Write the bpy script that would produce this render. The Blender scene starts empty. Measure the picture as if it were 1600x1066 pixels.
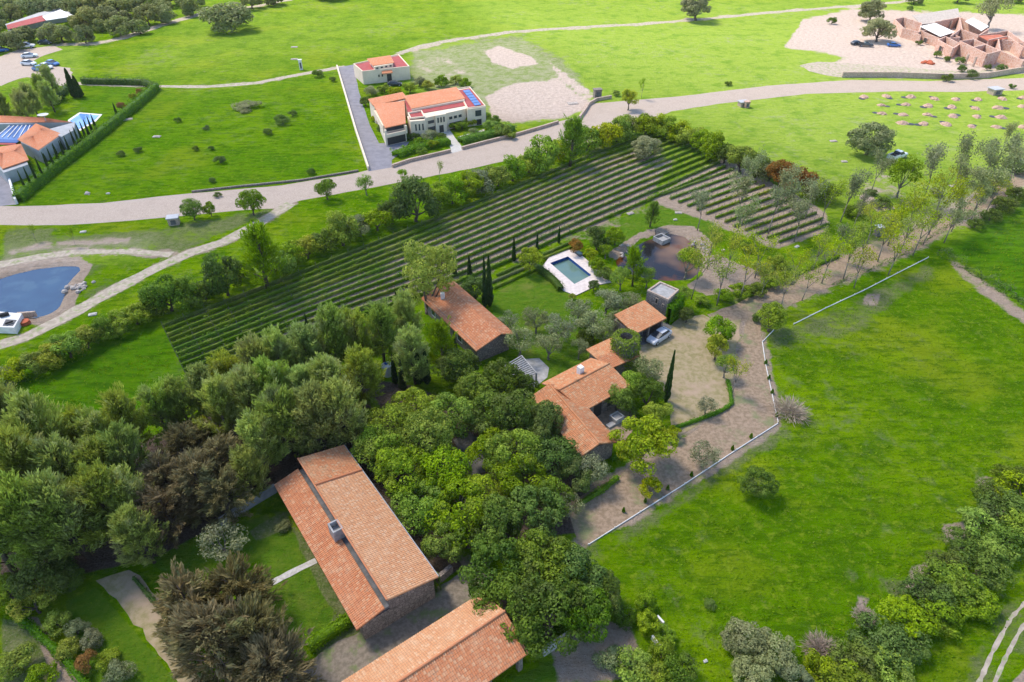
import bpy, math, random
import numpy as np
from mathutils import Vector, Matrix

# ------------------------------------------------------------------ camera
PITCH = 37.0; CAMH = 62.0; FOC = 1067.0
sc = bpy.context.scene
cam_d = bpy.data.cameras.new("camera"); cam = bpy.data.objects.new("camera", cam_d)
sc.collection.objects.link(cam); sc.camera = cam
cam_d.sensor_width = 36.0; cam_d.lens = 36.0 * FOC / 1600.0
cam_d.clip_start = 0.5; cam_d.clip_end = 12000
cam.location = (0, 0, CAMH); cam.rotation_euler = (math.radians(90 - PITCH), 0, 0)
# ------------------------------------------------------------------ world, sun, exposure
SUN_EL = math.radians(56); SUN_AZ = math.radians(-52)   # azimuth from +Y, negative = towards -X
w = bpy.data.worlds.new("World"); sc.world = w; w.use_nodes = True
nt = w.node_tree; nt.nodes.clear()
sky = nt.nodes.new("ShaderNodeTexSky"); sky.sky_type = 'NISHITA'; sky.sun_disc = False
sky.sun_elevation = SUN_EL; sky.sun_rotation = SUN_AZ
sky.air_density = 1.0; sky.dust_density = 2.0; sky.altitude = 1900
bg = nt.nodes.new("ShaderNodeBackground"); bg.inputs[1].default_value = 0.15
wo = nt.nodes.new("ShaderNodeOutputWorld")
nt.links.new(sky.outputs[0], bg.inputs[0]); nt.links.new(bg.outputs[0], wo.inputs[0])
sl = bpy.data.lights.new("sun", 'SUN'); sl.energy = 2.6; sl.angle = math.radians(14); sl.color = (1.0, 0.91, 0.78)
so = bpy.data.objects.new("sun", sl); sc.collection.objects.link(so)
_d = Vector((math.sin(SUN_AZ) * math.cos(SUN_EL), math.cos(SUN_AZ) * math.cos(SUN_EL), math.sin(SUN_EL)))
so.rotation_euler = _d.to_track_quat('Z', 'Y').to_euler(); so.location = (0, 0, 200)
sc.view_settings.view_transform = 'Standard'; sc.view_settings.look = 'None'
sc.view_settings.exposure = 1.27; sc.view_settings.gamma = 1.0
sc.view_settings.use_curve_mapping = False
sc.cycles.max_bounces = 6; sc.cycles.diffuse_bounces = 3; sc.cycles.transparent_max_bounces = 8
sc.cycles.volume_bounces = 0; sc.cycles.transmission_bounces = 3; sc.cycles.glossy_bounces = 2

rnd = random.Random(7); nrng = np.random.default_rng(7)
COL = sc.collection
SP, CP = math.sin(math.radians(PITCH)), math.cos(math.radians(PITCH))

def G(px, py, z=0.0):
    """point of the place at height z seen at photo position (px, py)"""
    xn = (px - 800) / FOC; yn = (533 - py) / FOC
    t = (z - CAMH) / (-SP + yn * CP)
    return Vector((xn * t, (CP + yn * SP) * t, z))
def ppm(p):
    return FOC / max(1.0, (p.y * CP + (CAMH - p.z) * SP))

# ------------------------------------------------------------------ objects / tags
def tag(o, label=None, cat=None, group=None, kind=None):
    if label: o['label'] = label
    if cat: o['category'] = cat
    if group: o['group'] = group
    if kind: o['kind'] = kind
    return o
def link(o, parent=None):
    COL.objects.link(o)
    if parent is not None: o.parent = parent
    return o
def empty(name, loc=(0, 0, 0), rz=0, label=None, cat=None, group=None):
    o = bpy.data.objects.new(name, None); o.empty_display_size = 0.5
    o.location = loc; o.rotation_euler = (0, 0, rz); link(o)
    return tag(o, label, cat, group)
ORD = ("first second third fourth fifth sixth seventh eighth ninth tenth eleventh twelfth thirteenth fourteenth "
       "fifteenth sixteenth seventeenth eighteenth nineteenth").split()
TENS = {20: 'twent', 30: 'thirt', 40: 'fort', 50: 'fift', 60: 'sixt', 70: 'sevent'}
def ordn(n):
    if n < 20: return ORD[n - 1]
    t, r = n // 10 * 10, n % 10
    return TENS[t] + 'ieth' if r == 0 else TENS[t] + 'y-' + ORD[r - 1]

# ------------------------------------------------------------------ materials
def mat(name):
    m = bpy.data.materials.new(name); m.use_nodes = True
    n = m.node_tree.nodes; n.clear()
    out = n.new("ShaderNodeOutputMaterial"); b = n.new("ShaderNodeBsdfPrincipled")
    m.node_tree.links.new(b.outputs[0], out.inputs[0])
    b.inputs['Roughness'].default_value = 0.85
    b.inputs['Specular IOR Level'].default_value = 0.25
    return m, n, m.node_tree.links, b, out
def noise(n, l, co, scale, detail=4, rough=0.6):
    x = n.new("ShaderNodeTexNoise"); x.inputs['Scale'].default_value = scale
    x.inputs['Detail'].default_value = detail; x.inputs['Roughness'].default_value = rough
    l.new(co, x.inputs['Vector']); return x.outputs['Fac']
def mixc(n, l, f, a, b):
    x = n.new("ShaderNodeMix"); x.data_type = 'RGBA'
    for s, v in ((0, f), (6, a), (7, b)):
        if isinstance(v, (int, float)): x.inputs[s].default_value = v
        elif isinstance(v, tuple): x.inputs[s].default_value = (*v, 1) if len(v) == 3 else v
        else: l.new(v, x.inputs[s])
    return x.outputs[2]
def mth(n, l, op, a, b=None, c=None, clamp=False):
    x = n.new("ShaderNodeMath"); x.operation = op; x.use_clamp = clamp
    for s, v in ((0, a), (1, b), (2, c)):
        if v is None: continue
        if isinstance(v, (int, float)): x.inputs[s].default_value = v
        else: l.new(v, x.inputs[s])
    return x.outputs[0]
def step(n, l, v, lo, hi):
    x = n.new("ShaderNodeMapRange"); x.interpolation_type = 'SMOOTHSTEP'
    x.inputs[1].default_value = lo; x.inputs[2].default_value = hi
    l.new(v, x.inputs[0]); return x.outputs[0]
def bump(n, l, b, h, strength=0.5, dist=0.1):
    x = n.new("ShaderNodeBump"); x.inputs['Strength'].default_value = strength
    x.inputs['Distance'].default_value = dist
    l.new(h, x.inputs['Height']); l.new(x.outputs[0], b.inputs['Normal'])
def geo_pos(n): return n.new("ShaderNodeNewGeometry").outputs['Position']

def simple(name, c1, c2=None, scale=3.0, rough=0.85, bumps=0.0, c3=None, s3=0.4, spec=0.25, metal=0):
    m, n, l, b, o = mat(name)
    if c2 is None: c2 = tuple(x * 0.8 for x in c1)
    p = geo_pos(n)
    f = step(n, l, noise(n, l, p, scale), 0.35, 0.65)
    c = mixc(n, l, f, c1, c2)
    if c3: c = mixc(n, l, step(n, l, noise(n, l, p, s3), 0.5, 0.7), c, c3)
    l.new(c, b.inputs['Base Color'])
    b.inputs['Roughness'].default_value = rough; b.inputs['Specular IOR Level'].default_value = spec
    b.inputs['Metallic'].default_value = metal
    if bumps: bump(n, l, b, noise(n, l, p, scale * 2), bumps, 0.1)
    return m

def ground_mat():
    m, n, l, b, o = mat("ground_mat")
    p = geo_pos(n)
    at = n.new("ShaderNodeAttribute"); at.attribute_name = 'mask'
    sp = n.new("ShaderNodeSeparateColor"); l.new(at.outputs['Color'], sp.inputs[0])
    at2 = n.new("ShaderNodeAttribute"); at2.attribute_name = 'mask2'
    sp2 = n.new("ShaderNodeSeparateColor"); l.new(at2.outputs['Color'], sp2.inputs[0])
    nb = noise(n, l, p, 0.035, 5, 0.6); nm = noise(n, l, p, 0.16, 6, 0.65); nf = noise(n, l, p, 0.9, 6, 0.75)
    nff = noise(n, l, p, 4.0, 4, 0.8)
    # streaky wind-laid grass: stretched coordinates
    mp = n.new("ShaderNodeMapping"); mp.inputs['Scale'].default_value = (0.28, 1.0, 1.0)
    mp.inputs['Rotation'].default_value = (0, 0, math.radians(12)); l.new(p, mp.inputs[0])
    ns = noise(n, l, mp.outputs[0], 0.9, 6, 0.7)
    nv = noise(n, l, p, 0.055, 3, 0.5)
    nbr = n.new("ShaderNodeTexNoise"); nbr.inputs['Scale'].default_value = 0.35; nbr.inputs['Detail'].default_value = 8; nbr.inputs['Roughness'].default_value = 0.8
    nbr.inputs['Distortion'].default_value = 0.25; l.new(p, nbr.inputs['Vector']); nbr = nbr.outputs['Fac']
    g = mixc(n, l, step(n, l, nb, 0.38, 0.62), (0.122, 0.262, 0.001), (0.225, 0.365, 0.002))
    g = mixc(n, l, mth(n, l, 'MULTIPLY', step(n, l, nm, 0.46, 0.64), 0.85), g, (0.085, 0.195, 0.003))
    g = mixc(n, l, mth(n, l, 'MULTIPLY', step(n, l, nv, 0.52, 0.68), 0.7), g, (0.30, 0.37, 0.012))
    g = mixc(n, l, mth(n, l, 'MULTIPLY', step(n, l, ns, 0.48, 0.60), 0.65), g, (0.060, 0.150, 0.003))
    g = mixc(n, l, mth(n, l, 'MULTIPLY', step(n, l, nf, 0.5, 0.64), 0.7), g, (0.28, 0.37, 0.022))
    g = mixc(n, l, mth(n, l, 'MULTIPLY', step(n, l, nff, 0.5, 0.68), 0.55), g, (0.045, 0.105, 0.004))
    grey = step(n, l, mth(n, l, 'ADD', nbr, mth(n, l, 'MULTIPLY', nb, 0.5)), 0.78, 0.95)
    g = mixc(n, l, mth(n, l, 'MULTIPLY', grey, 0.55), g, (0.24, 0.26, 0.12))
    worn = step(n, l, mth(n, l, 'ADD', nbr, mth(n, l, 'MULTIPLY', nm, 0.5)), 0.92, 1.0)
    g = mixc(n, l, mth(n, l, 'MULTIPLY', worn, 0.4), g, (0.32, 0.29, 0.14))
    # mask2.r paler far ground, sunlight put into its colour ; mask2.g lawn ; mask2.b rich dark
    def brk(v, amt=0.9, lo=0.42, hi=0.6):
        q = mth(n, l, 'MULTIPLY', mth(n, l, 'SUBTRACT', mth(n, l, 'ADD', mth(n, l, 'MULTIPLY', nm, 0.6), mth(n, l, 'MULTIPLY', nf, 0.4)), 0.5), amt)
        return step(n, l, mth(n, l, 'ADD', v, q), lo, hi)
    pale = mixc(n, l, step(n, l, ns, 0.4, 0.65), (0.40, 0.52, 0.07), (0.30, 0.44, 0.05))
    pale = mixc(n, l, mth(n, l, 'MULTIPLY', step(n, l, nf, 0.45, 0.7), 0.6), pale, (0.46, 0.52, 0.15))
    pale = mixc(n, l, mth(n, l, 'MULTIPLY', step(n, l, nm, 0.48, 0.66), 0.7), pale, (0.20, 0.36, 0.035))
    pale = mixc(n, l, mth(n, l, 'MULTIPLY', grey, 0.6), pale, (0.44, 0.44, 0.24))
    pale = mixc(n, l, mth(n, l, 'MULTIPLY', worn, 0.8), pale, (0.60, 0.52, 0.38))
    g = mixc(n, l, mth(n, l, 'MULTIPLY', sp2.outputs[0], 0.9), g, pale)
    lawn = mixc(n, l, step(n, l, nf, 0.35, 0.7), (0.10, 0.22, 0.012), (0.17, 0.27, 0.02))
    lawn = mixc(n, l, mth(n, l, 'MULTIPLY', step(n, l, nm, 0.5, 0.7), 0.6), lawn, (0.27, 0.27, 0.06))
    g = mixc(n, l, brk(sp2.outputs[1], 0.3), g, lawn)
    rich = mixc(n, l, step(n, l, ns, 0.4, 0.62), (0.075, 0.235, 0.004), (0.035, 0.135, 0.004))
    g = mixc(n, l, mth(n, l, 'MULTIPLY', sp2.outputs[2], 0.8), g, rich)
    # mask.g dry weedy
    dry = mixc(n, l, step(n, l, nf, 0.35, 0.65), (0.26, 0.26, 0.12), (0.11, 0.17, 0.035))
    dry = mixc(n, l, step(n, l, nff, 0.5, 0.7), dry, (0.40, 0.34, 0.22))
    dry = mixc(n, l, mth(n, l, 'MULTIPLY', sp2.outputs[0], 0.6), dry, mixc(n, l, step(n, l, nbr, 0.4, 0.6), (0.30, 0.38, 0.12), (0.60, 0.54, 0.38)))
    g = mixc(n, l, mth(n, l, 'MULTIPLY', brk(sp.outputs[1], 1.3), 0.85), g, dry)
    # mask.r bare soil ; mask.b dark litter
    dirt = mixc(n, l, step(n, l, nf, 0.3, 0.7), (0.50, 0.38, 0.29), (0.38, 0.28, 0.20))
    dirt = mixc(n, l, mth(n, l, 'MULTIPLY', step(n, l, nff, 0.45, 0.7), 0.5), dirt, (0.60, 0.50, 0.40))
    dirt = mixc(n, l, mth(n, l, 'MULTIPLY', sp2.outputs[0], 0.85), dirt, mixc(n, l, step(n, l, nf, 0.35, 0.65), (0.80, 0.65, 0.54), (0.62, 0.48, 0.38)))
    g = mixc(n, l, brk(sp.outputs[0], 1.7, 0.38, 0.62), g, dirt)
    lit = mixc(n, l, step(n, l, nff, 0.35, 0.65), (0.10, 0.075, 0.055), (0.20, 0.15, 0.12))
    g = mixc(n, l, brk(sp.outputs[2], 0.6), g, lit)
    l.new(g, b.inputs['Base Color']); b.inputs['Roughness'].default_value = 0.95
    b.inputs['Specular IOR Level'].default_value = 0.0
    h = mth(n, l, 'ADD', mth(n, l, 'MULTIPLY', ns, 1.2), mth(n, l, 'ADD', nf, mth(n, l, 'MULTIPLY', nff, 0.35)))
    bump(n, l, b, h, 1.0, 0.8)
    return m

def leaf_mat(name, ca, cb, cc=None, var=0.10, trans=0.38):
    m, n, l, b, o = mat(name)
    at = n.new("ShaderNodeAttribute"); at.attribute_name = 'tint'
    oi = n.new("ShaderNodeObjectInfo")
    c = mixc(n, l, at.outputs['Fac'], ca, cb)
    if cc:
        nn = noise(n, l, geo_pos(n), 0.35, 3)
        c = mixc(n, l, mth(n, l, 'MULTIPLY', step(n, l, nn, 0.5, 0.68), 0.7), c, cc)
    hs = n.new("ShaderNodeHueSaturation"); l.new(c, hs.inputs['Color'])
    l.new(mth(n, l, 'ADD', mth(n, l, 'MULTIPLY', oi.outputs['Random'], 0.035), 0.4825), hs.inputs['Hue'])
    r2 = mth(n, l, 'FRACT', mth(n, l, 'MULTIPLY', oi.outputs['Random'], 7.31))
    l.new(mth(n, l, 'ADD', mth(n, l, 'MULTIPLY', r2, var * 3), 1 - var * 1.5), hs.inputs['Value'])
    r3 = mth(n, l, 'FRACT', mth(n, l, 'MULTIPLY', oi.outputs['Random'], 13.7))
    l.new(mth(n, l, 'ADD', mth(n, l, 'MULTIPLY', r3, 0.2), 0.9), hs.inputs['Saturation'])
    l.new(hs.outputs[0], b.inputs['Base Color'])
    b.inputs['Roughness'].default_value = 0.6; b.inputs['Specular IOR Level'].default_value = 0.2
    t = n.new("ShaderNodeBsdfTranslucent"); l.new(hs.outputs[0], t.inputs[0])
    mx = n.new("ShaderNodeMixShader"); mx.inputs[0].default_value = trans
    l.new(b.outputs[0], mx.inputs[1]); l.new(t.outputs[0], mx.inputs[2]); l.new(mx.outputs[0], o.inputs[0])
    return m

def tile_mat(name, c1, c2, c3, dark=0.25, stain=(0.30, 0.22, 0.15)):
    """clay tiles: UV in metres, u along the eave, v up the slope"""
    m, n, l, b, o = mat(name)
    uv = n.new("ShaderNodeUVMap"); uv.uv_map = 'UVMap'
    s = n.new("ShaderNodeSeparateXYZ"); l.new(uv.outputs[0], s.inputs[0])
    fu = mth(n, l, 'FLOOR', mth(n, l, 'DIVIDE', s.outputs[0], 0.22))
    fv = mth(n, l, 'FLOOR', mth(n, l, 'DIVIDE', s.outputs[1], 0.34))
    cb = n.new("ShaderNodeCombineXYZ"); l.new(fu, cb.inputs[0]); l.new(fv, cb.inputs[1])
    wn = n.new("ShaderNodeTexWhiteNoise"); wn.noise_dimensions = '2D'; l.new(cb.outputs[0], wn.inputs['Vector'])
    sc2 = n.new("ShaderNodeSeparateColor"); l.new(wn.outputs['Color'], sc2.inputs[0])
    c = mixc(n, l, sc2.outputs[0], c1, c2)
    c = mixc(n, l, step(n, l, sc2.outputs[1], 0.7, 0.95), c, c3)
    p = geo_pos(n)
    c = mixc(n, l, mth(n, l, 'MULTIPLY', step(n, l, noise(n, l, p, 0.5, 5, 0.7), 0.48, 0.68), 0.5), c, c3)
    c = mixc(n, l, mth(n, l, 'MULTIPLY', step(n, l, noise(n, l, p, 1.3, 6, 0.8), 0.55, 0.68), dark * 2.2), c, stain)
    fr = mth(n, l, 'FRACT', mth(n, l, 'DIVIDE', s.outputs[1], 0.34))
    c = mixc(n, l, mth(n, l, 'MULTIPLY', step(n, l, fr, 0.86, 0.98), 0.55), c, (0.16, 0.07, 0.04))
    c = mixc(n, l, mth(n, l, 'MULTIPLY', step(n, l, noise(n, l, p, 5.5, 4, 0.8), 0.48, 0.62), 0.35), c, stain)
    l.new(c, b.inputs['Base Color']); b.inputs['Roughness'].default_value = 0.8
    bump(n, l, b, mth(n, l, 'SUBTRACT', 1.0, fr), 0.7, 0.04)
    return m

def stone_mat(name, c1, c2, c3, scale=2.5, rnd_=1.0):
    m, n, l, b, o = mat(name); p = geo_pos(n)
    v = n.new("ShaderNodeTexVoronoi"); v.inputs['Scale'].default_value = scale
    v.inputs['Randomness'].default_value = rnd_; l.new(p, v.inputs['Vector'])
    s = n.new("ShaderNodeSeparateColor"); l.new(v.outputs['Color'], s.inputs[0])
    c = mixc(n, l, s.outputs[0], c1, c2)
    v2 = n.new("ShaderNodeTexVoronoi"); v2.feature = 'DISTANCE_TO_EDGE'; v2.inputs['Scale'].default_value = scale
    l.new(p, v2.inputs['Vector'])
    c = mixc(n, l, step(n, l, v2.outputs['Distance'], 0.10, 0.02), c, c3)
    c = mixc(n, l, mth(n, l, 'MULTIPLY', step(n, l, noise(n, l, p, 0.3, 5), 0.48, 0.7), 0.5), c, c3)
    l.new(c, b.inputs['Base Color']); bump(n, l, b, v2.outputs['Distance'], 0.5, 0.08)
    return m

def water_mat(name, c1, c2, c3=None, scale=0.08, rough=0.08, spec=0.5):
    m, n, l, b, o = mat(name); p = geo_pos(n)
    c = mixc(n, l, step(n, l, noise(n, l, p, scale, 3), 0.4, 0.6), c1, c2)
    if c3: c = mixc(n, l, step(n, l, noise(n, l, p, scale * 2.2, 4), 0.52, 0.66), c, c3)
    l.new(c, b.inputs['Base Color']); b.inputs['Roughness'].default_value = rough
    b.inputs['Specular IOR Level'].default_value = spec
    bump(n, l, b, noise(n, l, p, 2.2, 3), 0.12, 0.05)
    return m

M = {}
M['ground'] = ground_mat()
M['cobble'] = stone_mat('cobble', (0.47, 0.375, 0.30), (0.42, 0.335, 0.265), (0.35, 0.275, 0.215), 3.2)
M['track'] = simple('track', (0.47, 0.39, 0.30), (0.34, 0.28, 0.21), 1.2, 0.95, 0.4, (0.22, 0.28, 0.09), 0.8)
M['lane'] = simple('lane_gravel', (0.34, 0.245, 0.165), (0.23, 0.165, 0.105), 1.9, 0.95, 0.6, (0.19, 0.20, 0.09), 0.3)
M['lane_dark'] = simple('lane_dark', (0.25, 0.205, 0.155), (0.16, 0.135, 0.10), 2.2, 0.95, 0.6, (0.14, 0.18, 0.06), 0.6)
M['court'] = simple('court_gravel', (0.36, 0.28, 0.165), (0.25, 0.21, 0.095), 1.3, 0.95, 0.5, (0.40, 0.285, 0.20), 0.15)
M['path'] = simple('pale_paving', (0.55, 0.52, 0.47), (0.42, 0.39, 0.34), 2.5, 0.9, 0.2)
M['asphalt'] = simple('drive_paving', (0.25, 0.235, 0.25), (0.20, 0.19, 0.205), 0.6, 0.9, 0.2)
M['deck'] = simple('pool_deck', (0.72, 0.62, 0.56), (0.60, 0.51, 0.46), 2.0, 0.8, 0.1)
M['white'] = simple('white_render', (0.78, 0.76, 0.72), (0.68, 0.65, 0.60), 1.0, 0.8)
M['cream'] = simple('cream_render', (0.80, 0.66, 0.49), (0.73, 0.59, 0.43), 0.6, 0.85, 0.05)
M['stucco'] = simple('villa_stucco', (0.76, 0.65, 0.51), (0.68, 0.58, 0.45), 0.7, 0.85)
M['greywall'] = simple('grey_stucco', (0.42, 0.42, 0.42), (0.35, 0.35, 0.34), 0.7, 0.85)
M['redroof'] = simple('red_flat_roof', (0.40, 0.075, 0.065), (0.33, 0.06, 0.055), 0.8, 0.7)
M['dark'] = simple('dark_opening', (0.03, 0.028, 0.026), (0.045, 0.04, 0.035), 2, 0.5, 0, None, 1, 0.5)
M['glass'] = simple('window_glass', (0.03, 0.04, 0.05), (0.05, 0.06, 0.07), 1, 0.15, 0, None, 1, 0.6)
M['solar'] = simple('solar_glass', (0.05, 0.12, 0.32), (0.07, 0.15, 0.38), 3, 0.2, 0, None, 1, 0.6)
M['stone'] = stone_mat('field_stone', (0.32, 0.26, 0.22), (0.22, 0.18, 0.155), (0.12, 0.10, 0.085), 2.6)
M['pinkstone'] = stone_mat('pink_stone', (0.58, 0.44, 0.34), (0.46, 0.34, 0.26), (0.34, 0.26, 0.20), 2.0)
M['brick'] = stone_mat('raw_brick', (0.56, 0.32, 0.23), (0.44, 0.24, 0.17), (0.60, 0.46, 0.38), 1.2, 0.6)
M['brickpile'] = simple('new_brick', (0.50, 0.12, 0.05), (0.36, 0.09, 0.04), 3, 0.8, 0.4)
M['concrete'] = simple('concrete', (0.42, 0.40, 0.38), (0.30, 0.29, 0.27), 1.5, 0.9, 0.2)
M['darkconc'] = simple('dark_concrete', (0.16, 0.155, 0.15), (0.10, 0.10, 0.095), 1.2, 0.9, 0.2)
M['tile'] = tile_mat('clay_tile', (0.60, 0.235, 0.10), (0.53, 0.19, 0.08), (0.64, 0.34, 0.18))
M['tile_pale'] = tile_mat('pale_clay_tile', (0.62, 0.315, 0.15), (0.57, 0.265, 0.12), (0.65, 0.39, 0.22), 0.12)
M['tile_old'] = tile_mat('old_clay_tile', (0.60, 0.255, 0.11), (0.53, 0.205, 0.085), (0.57, 0.34, 0.18), 0.32, (0.17, 0.13, 0.07))
M['tile_new'] = tile_mat('new_clay_tile', (0.68, 0.26, 0.12), (0.64, 0.23, 0.10), (0.68, 0.33, 0.19), 0.05)
M['tile_red'] = tile_mat('red_clay_tile', (0.50, 0.14, 0.075), (0.40, 0.11, 0.06), (0.58, 0.22, 0.13), 0.2, (0.25, 0.12, 0.08))
M['bark'] = simple('bark', (0.16, 0.12, 0.09), (0.09, 0.07, 0.055), 6, 0.95, 0.6)
M['palebark'] = simple('pale_bark', (0.27, 0.24, 0.20), (0.17, 0.15, 0.125), 5, 0.95, 0.6)
M['rock'] = simple('pale_rock', (0.48, 0.42, 0.36), (0.33, 0.28, 0.24), 2, 0.9, 0.4)
M['soil'] = simple('dug_soil', (0.50, 0.34, 0.25), (0.38, 0.24, 0.17), 2.5, 0.95, 0.5)
M['liner_bank'] = simple('clay_bank', (0.40, 0.26, 0.20), (0.32, 0.23, 0.17), 1.5, 0.95, 0.4)
M['liner'] = water_mat('blue_water', (0.014, 0.050, 0.110), (0.022, 0.070, 0.135), (0.035, 0.085, 0.14), 0.09, 0.18, 0.4)
M['pond'] = water_mat('murky_reflection_tint', (0.016, 0.015, 0.018), (0.20, 0.11, 0.055), (0.14, 0.045, 0.008), 0.06, 0.08, 0.25)  # reddish and dark reflections put into the murky brown colour
M['poolwater'] = water_mat('pool_water', (0.13, 0.21, 0.16), (0.11, 0.19, 0.16), None, 0.3, 0.05, 0.5)
M['bluepool'] = water_mat('clear_pool_water', (0.12, 0.28, 0.62), (0.20, 0.38, 0.72), None, 0.3, 0.05, 0.5)
M['bluetile'] = simple('blue_pool_tile', (0.015, 0.07, 0.26), (0.02, 0.09, 0.30), 4, 0.4)
M['metal'] = simple('grey_metal', (0.45, 0.45, 0.46), (0.38, 0.38, 0.39), 2, 0.5)
M['rubber'] = simple('black_rubber', (0.02, 0.02, 0.02), (0.03, 0.03, 0.03), 5, 0.8)
def paint(name, c):
    m, n, l, b, o = mat(name); b.inputs['Base Color'].default_value = (*c, 1)
    b.inputs['Roughness'].default_value = 0.3; b.inputs['Coat Weight'].default_value = 0.5
    b.inputs['Specular IOR Level'].default_value = 0.5
    l.new(mixc(n, l, noise(n, l, geo_pos(n), 1.5), c, tuple(x * 0.9 for x in c)), b.inputs['Base Color'])
    return m
M['car_silver'] = paint('silver_paint', (0.62, 0.63, 0.66)); M['car_white'] = paint('white_paint', (0.8, 0.8, 0.8))
M['car_blue'] = paint('blue_paint', (0.03, 0.14, 0.42)); M['car_dark'] = paint('dark_paint', (0.03, 0.035, 0.045))
M['lamp'] = simple('lamp_glass', (0.75, 0.75, 0.72), (0.7, 0.7, 0.68), 2, 0.2)
# foliage
M['f_broad'] = leaf_mat('leaf_fresh', (0.085, 0.165, 0.008), (0.37, 0.50, 0.025), (0.24, 0.30, 0.03))
M['f_dark'] = leaf_mat('leaf_dark', (0.055, 0.110, 0.010), (0.20, 0.29, 0.030), (0.14, 0.18, 0.04))
M['f_yell'] = leaf_mat('leaf_yellow_green', (0.17, 0.23, 0.008), (0.50, 0.56, 0.02), (0.40, 0.38, 0.02))
M['f_pine'] = leaf_mat('needle_green', (0.17, 0.225, 0.030), (0.50, 0.58, 0.10), (0.40, 0.41, 0.17), 0.13)
M['f_grey'] = leaf_mat('leaf_grey_green', (0.16, 0.19, 0.065), (0.40, 0.42, 0.19), (0.34, 0.34, 0.17))
M['f_brown'] = leaf_mat('needle_brown', (0.13, 0.105, 0.035), (0.34, 0.27, 0.11), (0.26, 0.26, 0.09), 0.12)
M['f_cyp'] = leaf_mat('cypress_green', (0.034, 0.080, 0.021), (0.104, 0.160, 0.036))
M['f_hedge'] = leaf_mat('hedge_green', (0.08, 0.19, 0.006), (0.24, 0.42, 0.012))
M['f_vine'] = leaf_mat('vine_leaf', (0.10, 0.19, 0.010), (0.30, 0.44, 0.03), (0.36, 0.38, 0.08))
M['f_lime'] = leaf_mat('juniper_lime', (0.17, 0.25, 0.015), (0.52, 0.60, 0.06), (0.40, 0.45, 0.05))
M['f_twig'] = leaf_mat('bare_twig', (0.285, 0.208, 0.156), (0.513, 0.400, 0.299), None, 0.08, 0.0)
M['f_red'] = leaf_mat('red_leaf', (0.190, 0.096, 0.026), (0.456, 0.208, 0.052), (0.228, 0.208, 0.039))
M['f_grass'] = leaf_mat('grass_blade', (0.10, 0.21, 0.002), (0.27, 0.40, 0.008), (0.27, 0.30, 0.05), 0.05, 0.35)
M['f_scrub'] = leaf_mat('scrub_leaf', (0.14, 0.165, 0.045), (0.36, 0.38, 0.12), (0.28, 0.29, 0.13))

# ------------------------------------------------------------------ mesh building
class MB:
    def __init__(s): s.v = []; s.f = []; s.uv = None; s.t = None
    def poly(s, pts): i = len(s.v); s.v += [tuple(p) for p in pts]; s.f.append(tuple(range(i, i + len(pts))))
    def prism(s, pts, z0, z1, cap=True, bottom=False):
        n = len(pts); i = len(s.v)
        a = sum(pts[k][0] * pts[(k + 1) % n][1] - pts[(k + 1) % n][0] * pts[k][1] for k in range(n))
        if a < 0: pts = pts[::-1]
        s.v += [(p[0], p[1], z0) for p in pts] + [(p[0], p[1], z1) for p in pts]
        for k in range(n): s.f.append((i + k, i + (k + 1) % n, i + n + (k + 1) % n, i + n + k))
        if cap: s.f.append(tuple(i + n + k for k in range(n)))
        if bottom: s.f.append(tuple(i + k for k in reversed(range(n))))
    def box(s, c, size, rz=0, z0=None):
        cx, cy = c[0], c[1]; zb = c[2] if z0 is None else z0
        cs, sn = math.cos(rz), math.sin(rz); hx, hy = size[0] / 2, size[1] / 2
        pts = [(cx + x * cs - y * sn, cy + x * sn + y * cs) for x, y in ((-hx, -hy), (hx, -hy), (hx, hy), (-hx, hy))]
        s.prism(pts, zb, zb + size[2], True, True)
    def tube(s, a, b, r0, r1, n=6):
        a, b = Vector(a), Vector(b); d = (b - a)
        if d.length < 1e-6: return
        d.normalize(); u = d.orthogonal().normalized(); w_ = d.cross(u); i = len(s.v)
        for p, r in ((a, r0), (b, r1)):
            for k in range(n):
                t = 2 * math.pi * k / n; s.v.append(tuple(p + u * math.cos(t) * r + w_ * math.sin(t) * r))
        for k in range(n): s.f.append((i + k, i + (k + 1) % n, i + n + (k + 1) % n, i + n + k))
        s.f.append(tuple(i + n + k for k in range(n))); s.f.append(tuple(i + k for k in reversed(range(n))))
    def mesh(s, name, m, smooth=False):
        me = bpy.data.meshes.new(name); me.from_pydata(s.v, [], s.f); me.materials.append(m)
        if smooth: me.polygons.foreach_set('use_smooth', [True] * len(me.polygons))
        me.update(); return me
    def build(s, name, m, parent=None, smooth=False):
        return link(bpy.data.objects.new(name, s.mesh(name, m, smooth)), parent)

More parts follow.
